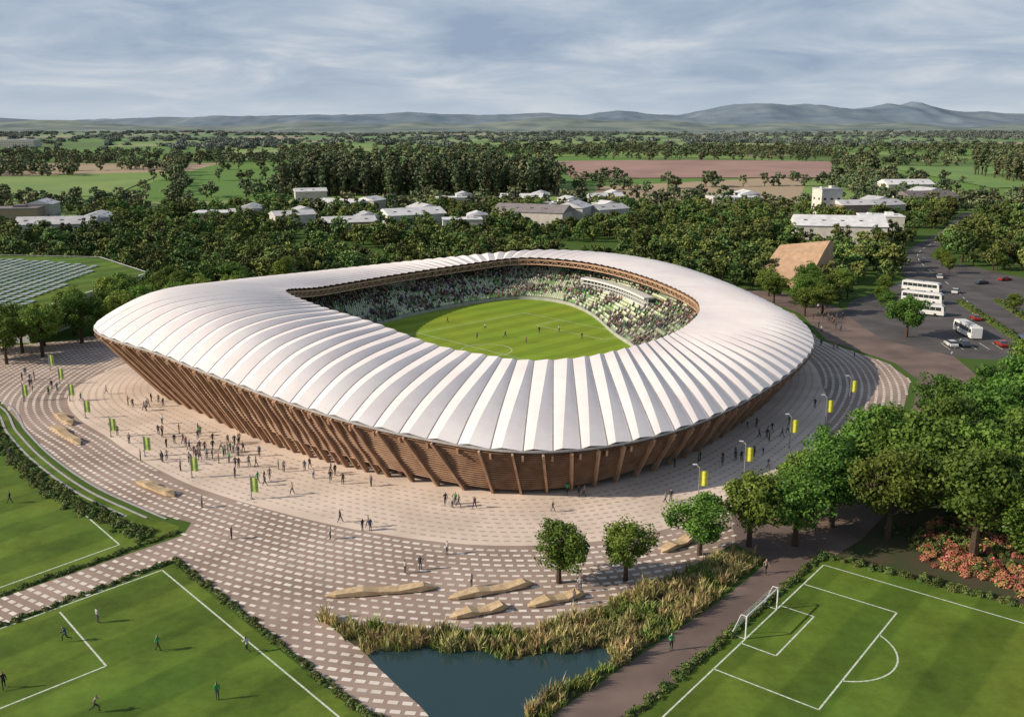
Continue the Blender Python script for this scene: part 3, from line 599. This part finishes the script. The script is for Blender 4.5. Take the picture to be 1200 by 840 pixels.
# ------------------------------------------------------------------ near trees
NT_=[(6.3,115.4,10),(15.4,116.1,9.3),(26.9,123.9,10.2),(34.7,126.7,12.5),(41.5,127,12),(50.7,142.6,14),(56.1,129.6,15),(63.2,139.1,18),(66,123.5,18.5),(71.5,117.6,13.5),(72.8,150,18),(84,158.2,16.5),(85,143,18),(59,148.1,13.5),(105.8,188.3,15),(49,133.5,14),(82.5,172,15),(77,131,17),(92,150,16),(95,170,16),(100,160,17),(110,176,15),(118,190,16),(120,210,14),(98,186,13),(128,222,13),(70,160,12),(90,132,17),(102,140,17),(62,152,15),(45,137,12),(72,138,17),
 (114.3,265.5,13.5),(94,296,10),(101,300,11),(98,312,12),(90,318,11),(104,322,12),(116,327,12),(108,338,12),(92,332,11),
 (-124.6,241.9,15),(-121.3,258,16),(-113,266,15),(-118,280,15),(-104,285,14),(-132,246,15),(-126,300,15),(-108,305,15),(-96,318,15),(-82,336,15),(-130,234,14),(-138,238,15),(-139,250,14),(-128,268,15),(-120,270,14),(-110,276,15),(-124,286,16),(-112,294,15),(-100,297,14),(-116,312,15),(-92,304,13),(-104,318,15),(-148,246,14),(-130,254,13)]
for i,(x,y,h) in enumerate(NT_):
    s_=h/12; wd=R.uniform(.92,1.1)*(1.12 if h<14 else .98)
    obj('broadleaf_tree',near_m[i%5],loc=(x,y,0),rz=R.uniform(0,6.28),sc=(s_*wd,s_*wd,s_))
# ------------------------------------------------------------------ woodland masses
bld=[(-178,584,34,18,7,.1),(-158,745,24,14,8,.3),(-115,640,32,18,8,-.4),(-60,566,36,20,8,.5),(-43,686,24,14,8,.2),(7,690,30,16,8,-.1),(13,572,44,24,9,-.35),(69,700,24,14,8,.2),(161,690,36,18,8,.1),(199,600,14,12,20,.2),(214,596,22,16,11,.2),(168,486,44,26,10,-.2),(198,508,22,16,12,-.2),(300,690,40,22,9,.3),(-246,512,40,20,8,.2),(-90,520,28,16,8,.3),(-28,530,22,14,8,.1),(60,600,24,16,8,.6),(-130,560,24,14,8,.5),(240,620,28,18,9,.4),(-320,600,40,20,8,.2),(-1088,2112,90,40,16,.1),(-900,1500,60,30,12,.3),(330,800,40,22,9,.1),(35,640,26,16,8,.4)]
roadline=cat([(118,245),(150,300),(165,345),(189.6,437.5),(240,520),(318,653)],6)
stad_poly=[tuple(q) for q in (Oc[::12,:2]-ctr)*1.14+ctr]
asph=[(106,262),(119,240),(150,234),(215,234),(262,300),(262,372),(205,372),(192,440),(176,440),(158,372),(138,345),(118,322),(108,300)]
excl=[stad_poly,plaza,road,asph,[(-126,335),(-133,250),(-260,255),(-260,390),(-160,372)],[(95,345),(128,345),(135,375),(105,385)]]
def keep(P,extra=4):
    k=np.ones(len(P),bool)
    for e_ in excl: k&=~pip(P,e_)
    for q in bld:
        dx=P[:,0]-q[0];dy=P[:,1]-q[1]; k&=~((np.abs(dx)<q[2]*.5+extra)&(dy<q[3]*.5+extra)&(dy>-q[3]*.5-extra-3))
    for a in cat(roadline,2): k&=np.hypot(P[:,0]-a[0],P[:,1]-a[1])>8
    return k
def jgrid(y0,y1,sp,spread=.68,pad=60,jit=.38):
    ys_=np.arange(y0,y1,sp);out=[]
    for y in ys_:
        w=y*spread+pad;x=np.arange(-w,w,sp);out.append(np.stack([x,np.full(len(x),y)],1))
    P=np.vstack(out);return P+NR.normal(size=P.shape)*sp*jit
def nz(P,s,o=0): return np.array([mnoise.noise(Vector((x/s,y/s,o))) for x,y in P])
P=jgrid(312,650,8.6);P=P[keep(P)]
n1=nz(P,50,1);P=P[(n1>-.14)|(P[:,1]<410)]
fieldA=[(-420,560),(-250,560),(-200,640),(-460,640)]
P=P[~pip(P,fieldA)]
print('belt',len(P))
z=tz(P[:,0],P[:,1])
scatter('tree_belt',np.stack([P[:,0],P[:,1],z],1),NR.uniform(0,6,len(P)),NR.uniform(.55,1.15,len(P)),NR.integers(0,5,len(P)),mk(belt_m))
plough=[(60,950),(320,950),(400,1200),(50,1200)]
gfield=[(430,850),(640,900),(640,1150),(420,1100)]
gfieldB=[(-620,800),(-330,780),(-360,960),(-700,980)]
P=jgrid(650,1750,13.5,.62,80)
n1=nz(P,130,2);n2=nz(P,420,4)
cellx=np.abs(((P[:,0]+.35*P[:,1])/200)%1-.5);celly=np.abs(((P[:,1]-.2*P[:,0])/165)%1-.5)
k=(n1+n2*.6>.26)|(cellx>.46)|(celly>.455)|((P[:,1]<720)&(n1>-.1));k&=keep(P,2)&~pip(P,plough)&~pip(P,gfield)&~pip(P,gfieldB);P=P[k]
print('mid',len(P));z=tz(P[:,0],P[:,1])
scatter('hedgerow_trees',np.stack([P[:,0],P[:,1],z],1),NR.uniform(0,6,len(P)),NR.uniform(.6,1.2,len(P)),NR.integers(0,3,len(P)),mk(far_m))
P=NR.uniform([-190,780],[40,920],(560,2));P2=NR.uniform([480,900],[700,1000],(220,2));P=np.vstack([P,P2]);z=tz(P[:,0],P[:,1])
scatter('poplar_wood',np.stack([P[:,0],P[:,1],z],1),NR.uniform(0,6,len(P)),NR.uniform(.95,1.3,len(P)),NR.integers(0,2,len(P)),mk(pop_m))
P=jgrid(1750,5200,44,.6,100,.3);n1=nz(P,420,7)
cellx=np.abs(((P[:,0]+.3*P[:,1])/430)%1-.5);celly=np.abs(((P[:,1]-.15*P[:,0])/340)%1-.5)
P=P[(n1>.22)|(cellx>.46)|(celly>.45)];print('far',len(P));z=tz(P[:,0],P[:,1])
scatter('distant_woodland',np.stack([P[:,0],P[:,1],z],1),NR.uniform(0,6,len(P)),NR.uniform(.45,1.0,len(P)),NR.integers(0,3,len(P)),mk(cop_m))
def drape(name,pts,m,lift=.6,n=16):
    pts=np.array(pts,float);V=[];F=[]
    for j in range(n+1):
        for i in range(n+1):
            u,v_=i/n,j/n;q=(pts[0]*(1-u)+pts[1]*u)*(1-v_)+(pts[3]*(1-u)+pts[2]*u)*v_;V.append((q[0],q[1],float(tz(q[0],q[1]))+lift))
    F=[(j*(n+1)+i,j*(n+1)+i+1,(j+1)*(n+1)+i+1,(j+1)*(n+1)+i) for j in range(n) for i in range(n)]
    obj(name,mesh(name,V,F,[m],smooth=True))
drape('ploughed_field',plough,mat('ploughed_soil',(.38,.24,.20),(.30,.19,.16),.02,.95,coord='World',detail=10))
drape('meadow',gfield,mat('meadow_grass',(.18,.29,.08),(.14,.24,.07),.02,.95,coord='World',detail=10))
drape('meadow.001',fieldA,mat('meadow_grass2',(.14,.27,.05),(.11,.22,.045),.02,.95,coord='World',detail=10),.1)
drape('meadow.002',gfieldB,mat('meadow_grass3',(.22,.31,.09),(.17,.26,.08),.02,.95,coord='World',detail=10))
# ------------------------------------------------------------------ buildings
def house(x,y,w,d,h,rz,roof,wall,rf,name):
    z=float(tz(x,y)); e_=empty(name,(x,y,z),rz)
    b=B();b.box((0,0,h/2),(w,d,h));obj('walls',b.mesh('walls',[wall]),e_)
    b=B();g_=d*.17
    if roof=='gable':
        x0,y0=w/2+.6,d/2+.6;b.add([(-x0,-y0,h),(x0,-y0,h),(x0,y0,h),(-x0,y0,h),(-x0,0,h+g_),(x0,0,h+g_)],[(0,1,5,4),(2,3,4,5),(1,2,5),(3,0,4),(0,3,2,1)])
        for i in range(int(w/9)): b.box((-w/2+5+i*9,-d*.25,h+g_*.5+.1),(1.6,1.6,.4),1)
    else:
        b.box((0,0,h+.3),(w+.5,d+.5,.6));b.box((w*.2,0,h+1.3),(w*.18,d*.3,1.4));b.box((-w*.25,d*.1,h+1.0),(w*.1,d*.2,.8))
    obj('roof',b.mesh('roof',[rf,M['glass']]),e_)
    b=B();st=max(1,int(h/5)) if h>11 else 1
    for s_ in range(st):
        zz=2.2+s_*4
        nw=int(w/4.5)
        for i in range(nw):
            for sy in(-1,1): b.box((-w/2+(i+.5)*w/nw,sy*(d/2+.02),zz),(1.8,.1,1.3))
        nd=int(d/4.5)
        for i in range(nd):
            for sx in(-1,1): b.box((sx*(w/2+.02),-d/2+(i+.5)*d/nd,zz),(.1,1.8,1.3))
    obj('windows',b.mesh('windows',[M['glass']]),e_)
    b=B();b.box((w*.1+.8,-d/2-.06,1.1),(1.2,.12,2.2));obj('door',b.mesh('door',[M['dark']]),e_)
for i,q in enumerate(bld):
    rf=M['roofgrey'] if i%7!=6 else M['roofdark']; roof='gable' if i%4!=0 and q[4]<12 else 'flat'
    house(*q[:5],q[5],roof,M['wallw'] if i%5 else M['brick'],rf,'commercial_building' if roof=='flat' else 'gabled_building')
    if q[1]<720 and q[4]<10:
        # rear wing gives each block an L-shaped roofscape
        a=q[5];dx,dy=q[2]*.42,q[3]*.85
        house(q[0]+dx*math.cos(a)-dy*math.sin(a),q[1]+dx*math.sin(a)+dy*math.cos(a),q[2]*.5,q[3]*.8,q[4]+1.5,a+1.57,'gable',M['wallw'],M['roofgrey'],'gabled_building')
e_=empty('timber_pavilion',(112,362,0),.9)
b=B();pr=[(-15,0),(-15,4),(-8,8),(-1,13),(5,16.5),(8,16),(10,9),(13,4),(15,0)]
V=[(x,-9,z) for x,z in pr]+[(x,11,z*.8) for x,z in pr];n=len(pr)
b.add(V,[tuple(range(n)),tuple(range(2*n-1,n-1,-1))]+[(i,n+i,n+i+1,i+1) for i in range(n-1)])
obj('shell',b.mesh('shell',[mat('warm_cladding',(.5,.33,.21),(.4,.26,.16),.5,.6)]),e_)
b=B()
for i in range(-6,6): b.box((i*2.1,-9.1,1.6),(1.5,.15,2.8))
for i in range(-2,4): b.box((i*2.1,-9.1,6.4),(1.5,.15,2.4))
obj('windows',b.mesh('windows',[M['glass']]),e_)
gr=[(-129,330),(-136,258),(-250,262),(-262,385),(-163,370)]
e_=empty('green_roof_building')
H_=8.5;n=len(gr)
obj('walls',mesh('walls',[(x,y,0) for x,y in gr]+[(x,y,H_) for x,y in gr],[(i,(i+1)%n,n+(i+1)%n,n+i) for i in range(n)],[M['white']]),e_)
obj('parapet',mesh('parapet',strip_geo(gr+[gr[0]],.7,H_+.35)[0],strip_geo(gr+[gr[0]],.7,H_+.3)[1],[M['white']]),e_)
obj('planted_roof',mesh('planted_roof',[(x,y,H_) for x,y in gr],[list(range(n))],[M['grass2']]),e_)
b=B();GP=np.array([(-255+i*4.0,262+j*4.2) for i in range(30) for j in range(28)])
GP=GP[pip(GP,[(-152,345),(-141,262),(-248,264),(-258,380),(-178,360)])]
for x,y in GP: b.box((x,y,H_+.3),(2.3,2.5,.25))
obj('rooflights',b.mesh('rooflights',[mat('rooflight_glass',(.42,.46,.42),(.22,.3,.26),.08,.3,spec=.5)]),e_)
b=B()
for i in range(20): b.box((-135.9+(i*3.5+2)*7/72,260+i*3.5,4.5),(.3,2.2,5))
obj('windows',b.mesh('windows',[M['glass']]),e_)
# ------------------------------------------------------------------ roads right
poly('car_park',asph,.018,M['asphalt'])
V,F=strip_geo(roadline,11,.024);obj('road',mesh('road',V,F,[M['asphalt']]))
V,F=strip_geo(cat([(165,352),(200,366),(270,372),(360,380)],6),10,.03);obj('road.001',mesh('road.001',V,F,[M['asphalt']]))
b=B()
for i in range(len(roadline)-1): 
    b.add(*strip_geo([roadline[i],roadline[i]*.6+roadline[i+1]*.4],.3,.036))
for i in range(14): b.add(*strip_geo([(176+i*4.2,256),(174+i*4.2,268)],.2,.026))
for i in range(9): b.add(*strip_geo([(120+i*3.6,250),(121+i*3.6,258)],.2,.026))
for i in range(10): b.add(*strip_geo([(150+i*1.4,352+i*.6),(147+i*1.4,358+i*.6)],.7,.036))
obj('road_markings',b.mesh('road_markings',[M['line']]))
b=B()
for c in [((141,240),(156,322)),((152,240),(170,324)),((166,238),(188,326))]:
    a,d_=c;b.beam((*a,.08),(*d_,.08),3.4,.16,0)
obj('green_verge',b.mesh('green_verge',[M['grass2']]))
hedge('hedge.005',[(141,240),(156,322)],2,.8,1.3);hedge('hedge.006',[(152,240),(170,324)],2,.8,1.3);hedge('hedge.007',[(166,238),(188,326)],2,.8,1.3)
for x,y in((168,250),(172,268),(177,286),(182,304),(187,322),(158,275),(163,300),(122,300),(126,316),(134,334),(180,384),(186,404),(204,392),(212,420),(225,384)): obj('young_tree',near_m[R.randrange(5)],loc=(x,y,0),rz=R.uniform(0,6),sc=R.uniform(.55,.85))
def bus():
    b=B();L_,W,H0=13.5,3.0,3.7
    prf=[(-L_/2,.5),(-L_/2,H0-.3),(-L_/2+.4,H0),(L_/2-.9,H0),(L_/2-.25,H0-.5),(L_/2,1.4),(L_/2,.5)]
    V=[(x,-W/2,z) for x,z in prf]+[(x,W/2,z) for x,z in prf];n=len(prf)
    b.add(V,[tuple(range(n)),tuple(range(2*n-1,n-1,-1))]+[(i,n+i,n+(i+1)%n,(i+1)%n) for i in range(n)],0)
    for s_ in(-1,1):
        for i in range(7): b.box((-L_/2+1.3+i*1.75,s_*(W/2+.01),2.45),(1.6,.06,1.1),1)
        for x in(-4.2,4.2): b.cyl((x,s_*(W/2-.25),.5),(x,s_*(W/2+.04),.5),.5,.5,14,2)
    b.add([(L_/2+.01,-1.3,1.6),(L_/2+.01,1.3,1.6),(L_/2-.2,1.3,3.1),(L_/2-.2,-1.3,3.1)],[(0,1,2,3)],1)
    b.box((L_/2+.1,-1.1,1),(.1,.4,.25),3);b.box((L_/2+.1,1.1,1),(.1,.4,.25),3);b.box((-1,0,H0+.12),(3,1.6,.25),3)
    return b.mesh('bus',[M['white'],M['glass'],M['dark'],M['metal']])
bm_=bus()
for x,y,a in((151,342,-.75),(142,320,-.7),(133,299,-.6),(133,268,1.5)): obj('bus',bm_,loc=(x,y,.02),rz=a)
def car(col):
    b=B();W=2.1
    lo=[(-2.5,.35),(-2.6,.9),(-2.4,1.1),(-.9,1.2),(1.2,1.15),(2.4,.95),(2.6,.7),(2.5,.35)]
    V=[(x,-W/2,z) for x,z in lo]+[(x,W/2,z) for x,z in lo];n=len(lo)
    b.add(V,[tuple(range(n)),tuple(range(2*n-1,n-1,-1))]+[(i,n+i,n+(i+1)%n,(i+1)%n) for i in range(n)],0)
    up=[(-2.1,1.1),(-1.5,1.72),(.4,1.75),(1.3,1.12)]
    V=[(x,-W/2*(.95 if z<1.3 else .76),z) for x,z in up]+[(x,W/2*(.95 if z<1.3 else .76),z) for x,z in up]
    b.add(V,[(0,1,2,3),(7,6,5,4),(0,4,5,1),(2,6,7,3)],1);b.add(V,[(1,5,6,2)],0)
    for x in(-1.6,1.6):
        for s_ in(-1,1): b.cyl((x,s_*.8,.4),(x,s_*1.08,.4),.4,.4,12,2)
    return b.mesh('car',[mat('car_paint',col,col,1,.25,spec=.6),M['glass'],M['dark']])
cars=[car(c) for c in((.6,.6,.6),(.05,.06,.08),(.3,.03,.02),(.1,.15,.3))]
for i,(x,y,a) in enumerate([(178,262,1.5),(182.5,262,1.5),(191,262,1.5),(199,262,1.5),(162,338,.9),(181,358,.3),(194,366,.3),(212,369,.3),(171,372,1.2),(184,418,1.25),(146,290,1.4),(160,262,1.4),(195,300,1.3),(195,318,.2),(208,262,1.5),(147,262,1.45),(122,254,1.5),(125.6,254,1.5),(136,254,1.5)]):
    obj('parked_car',cars[i%4],loc=(x,y,.03),rz=a)
# ------------------------------------------------------------------ street furniture
def flagpole(col,h,fw,fh,lamp):
    b=B();b.cyl((0,0,0),(0,0,h),.11,.07,8,0);b.cyl((0,0,0),(0,0,.25),.25,.25,8,0)
    V=[];n=6
    for i in range(n+1):
        x=.1+fw*i/n;y=.08*math.sin(i*1.3)
        V+=[(x,y-.02,h-.5-fh),(x,y-.02,h-.5-.1*i/n),(x,y+.02,h-.5-fh),(x,y+.02,h-.5-.1*i/n)]
    F=[]
    for i in range(n): a=4*i;F+=[(a,a+4,a+5,a+1),(a+2,a+3,a+7,a+6),(a+1,a+5,a+7,a+3),(a,a+2,a+6,a+4)]
    b.add(V,F,1);b.cyl((0,0,h-.5),(fw+.1,0,h-.6),.04,.03,6,0)
    if lamp: b.cyl((0,0,h),(-.6,0,h+.5),.07,.06,6,2);b.box((-.8,0,h+.55),(.7,.3,.1),2)
    return b.mesh('banner',[M['metal'],col,M['white']])
fr=flagpole(mat('yellow_banner',(.80,.78,.12),(.6,.62,.06),2,.7),6.2,1.25,2.6,True)
fg=flagpole(mat('green_banner',(.42,.50,.12),(.2,.32,.09),1.2,.7),4.4,1.2,2.6,False)
for x,y in[(30.3,142.6),(40.5,154),(52.9,169.6),(63.9,182.6),(74,197.5)]: obj('banner_lamp_post',fr,loc=(x,y,0),rz=-.1)
for x,y in[(-107.5,214.9),(-98.6,200.8),(-89.6,188.3),(-68.2,164.8),(-55.9,154),(-42.9,144.4),(-79.2,176.1),(-108.9,200.8),(-116,228)]: obj('banner_flag',fg,loc=(x,y,0),rz=-.2)
def bench(a,c,w=1.7,h=.95):
    a=Vector((*a,0));c=Vector((*c,0));t=(c-a);L_=t.length;an=math.atan2(t.y,t.x);b=B();n=6;V=[]
    prof_=[(0,.12,.25),(.10,.75,.6),(.34,1,.95),(.48,.9,.6),(.66,1,.55),(.88,.85,1.0),(1,.1,.35)]
    for f,wf,hf in prof_:
        x=-L_/2+L_*f; wv=w/2*wf; hh=h*hf
        V+=[(x,-wv,.18),(x,-wv*1.05,hh),(x,wv*1.05,hh*.92),(x,wv,.18)]
    F=[(0,1,2,3),(4*n+3,4*n+2,4*n+1,4*n)]
    for i in range(n):
        q=4*i;F+=[(q,q+4,q+5,q+1),(q+1,q+5,q+6,q+2),(q+2,q+6,q+7,q+3),(q+3,q+7,q+4,q)]
    b.add(V,F,0)
    for i in range(1,8): b.box((-L_/2+L_*(i+.0)/8,0,.1),(.3,w*.55,.2),1)
    obj('timber_bench',b.mesh('timber_bench',[M['benchwood'],M['dark']]),loc=((a+c)/2),rz=an)
for a,c in[((-24.5,111.4),(-10,113.7)),((-8.3,110.7),(2.9,114.9)),((-7.8,105.9),(-.5,108.7)),((2,108.7),(9.5,112)),((21.5,124.4),(26.9,129)),((-94.1,182.6),(-82.9,171)),((-64.8,152),(-55.8,145.1)),((-97,191),(-90,183))]: bench(a,c,1.7,1.0)
PP=[(-119.5,222.7),(-115.3,216.5),(-109.5,202.1),(-92.7,206.2),(-84.3,197.5),(-82.5,195.6),(-80.8,179.8),(-78.3,177.1),(-65.9,169.6),(-65.2,172),(-63.5,172),(-61.5,174.5),(-57.8,167.2),(-53.6,164.8),(-53,167.2),(-49.1,159),(-46,159),(-58,160.3),(-59,157.3),(-42.7,152),(-36.9,157.3),(-32,156),(-31.1,155.2),(-49.9,140.8),(-41.7,129),(-22.7,132),(-21.5,132),(-10.8,141.9),(-9.6,140.8),(-14.7,118.1),(-12.7,119.1),(-9.3,123.9),(-6,140.5),(9.2,146.2),(11,145.1),(14.6,156),(25,142.6),(6.5,139.1),(29.2,159),(34.5,162.5),(-5.4,114.2),(34.9,118.1),(18.7,98.7),
(-96.1,200.8),(-78.6,193.1),(-61,168.1),(-53.3,171),(-50.6,167.2),(-57.2,162.5),(-42.1,153.2),(9,113),(-29,151),(26,143.5),(50,175),(57,184),(66,196),(-24,150),(38,160),(8,109.5),(-9.2,142.3),(-8.6,141.2),(12,145.6),(-22,133.2)]
for cx_,cy_,n_ in[(-60,168,16),(-52,163,14),(-47,157,6),(-78,195,6),(-110,212,8),(-32,154,4),(40,163,8),(52,178,8),(-22,131,2),(100,290,12),(104,310,10),(96,275,6),(88,250,5),(-68,180,8)]:
    for _ in range(n_): PP.append((cx_+R.gauss(0,4.2),cy_+R.gauss(0,3.6)))
for i,(x,y) in enumerate(PP): obj('person',pm[R.choice([0,0,1,1,2])],loc=(x,y,.045),rz=R.uniform(0,6.28),sc=1.25*R.uniform(.94,1.05))
for i,(x,y) in enumerate([(-92.8,163.9),(-81.7,142.6),(-51.3,104.9),(-53.2,100.5),(-41.5,98.5),(-30.9,98.1),(-55.5,90.8),(-31.6,88.9),(-43.7,86.6),(-20,285),(-8,275),(8,270),(4,258),(-2,264),(14,272),(-10,262),(20,262)]): obj('footballer',pm[[3,1,0,3,1][i%5]],loc=(x,y,.055),rz=R.uniform(0,6.28),sc=1.25)
# ------------------------------------------------------------------ sky, sun, camera
el=math.radians(27);sdir=Vector((-math.cos(el)*.982,-math.cos(el)*.19,math.sin(el)))
w=bpy.data.worlds.new('World');scene.world=w;w.use_nodes=True;nt=w.node_tree;N=nt.nodes;L=nt.links;bg=N['Background'];bg.inputs[1].default_value=.1
sk=N.new('ShaderNodeTexSky');sk.sky_type='NISHITA';sk.sun_disc=False;sk.sun_elevation=el;sk.sun_rotation=math.atan2(sdir.x,sdir.y);sk.dust_density=1.5
tc=N.new('ShaderNodeTexCoord');sp=N.new('ShaderNodeSeparateXYZ');L.new(tc.outputs['Generated'],sp.inputs[0])
def math_(op_,a,b_=None):
    m=N.new('ShaderNodeMath');m.operation=op_
    for i,q in enumerate((a,b_)):
        if q is None: continue
        if isinstance(q,(int,float)): m.inputs[i].default_value=q
        else: L.new(q,m.inputs[i])
    return m.outputs[0]
zc=math_('ADD',math_('MAXIMUM',sp.outputs[2],0.0),.15)
cx=N.new('ShaderNodeCombineXYZ');L.new(math_('DIVIDE',sp.outputs[0],zc),cx.inputs[0]);L.new(math_('DIVIDE',sp.outputs[1],zc),cx.inputs[1])
n1=N.new('ShaderNodeTexNoise');n1.inputs['Scale'].default_value=1.3;n1.inputs['Detail'].default_value=12;n1.inputs['Roughness'].default_value=.56;n1.inputs['Distortion'].default_value=.45;L.new(cx.outputs[0],n1.inputs['Vector'])
cr=N.new('ShaderNodeValToRGB');e=cr.color_ramp.elements;e[0].position=.34;e[0].color=(3.0,3.9,5.3,1);e[1].position=.70;e[1].color=(6.9,7.2,7.6,1);q=e.new(.52);q.color=(4.4,5.2,6.3,1);L.new(n1.outputs['Fac'],cr.inputs[0])
hz=N.new('ShaderNodeMapRange');hz.inputs[1].default_value=0;hz.inputs[2].default_value=.06;hz.inputs[3].default_value=.75;hz.inputs[4].default_value=0;L.new(sp.outputs[2],hz.inputs[0])
mh=N.new('ShaderNodeMix');mh.data_type='RGBA';L.new(hz.outputs[0],mh.inputs[0]);L.new(cr.outputs[0],mh.inputs[6]);mh.inputs[7].default_value=(5.8,6.5,7.2,1)
ce=N.new('ShaderNodeMapRange');ce.inputs[1].default_value=.1;ce.inputs[2].default_value=.5;ce.inputs[3].default_value=.95;ce.inputs[4].default_value=.3;L.new(sp.outputs[2],ce.inputs[0])
mf=N.new('ShaderNodeMix');mf.data_type='RGBA';L.new(ce.outputs[0],mf.inputs[0]);L.new(sk.outputs[0],mf.inputs[6]);L.new(mh.outputs[2],mf.inputs[7]);L.new(mf.outputs[2],bg.inputs[0])
sl=bpy.data.lights.new('sun','SUN');sl.energy=5;sl.angle=math.radians(.5);sl.color=(1,.88,.72)
so=obj('sun',sl);so.rotation_euler=(-sdir).to_track_quat('-Z','Y').to_euler()
cam=bpy.data.cameras.new('camera');cam.lens=33;cam.sensor_width=36;cam.clip_end=40000;cam.clip_start=1
co=obj('camera',cam,loc=(0,0,60));co.rotation_euler=(math.radians(90-14.04),0,0);scene.camera=co
scene.view_settings.view_transform='Standard';scene.view_settings.look='None';scene.view_settings.exposure=0
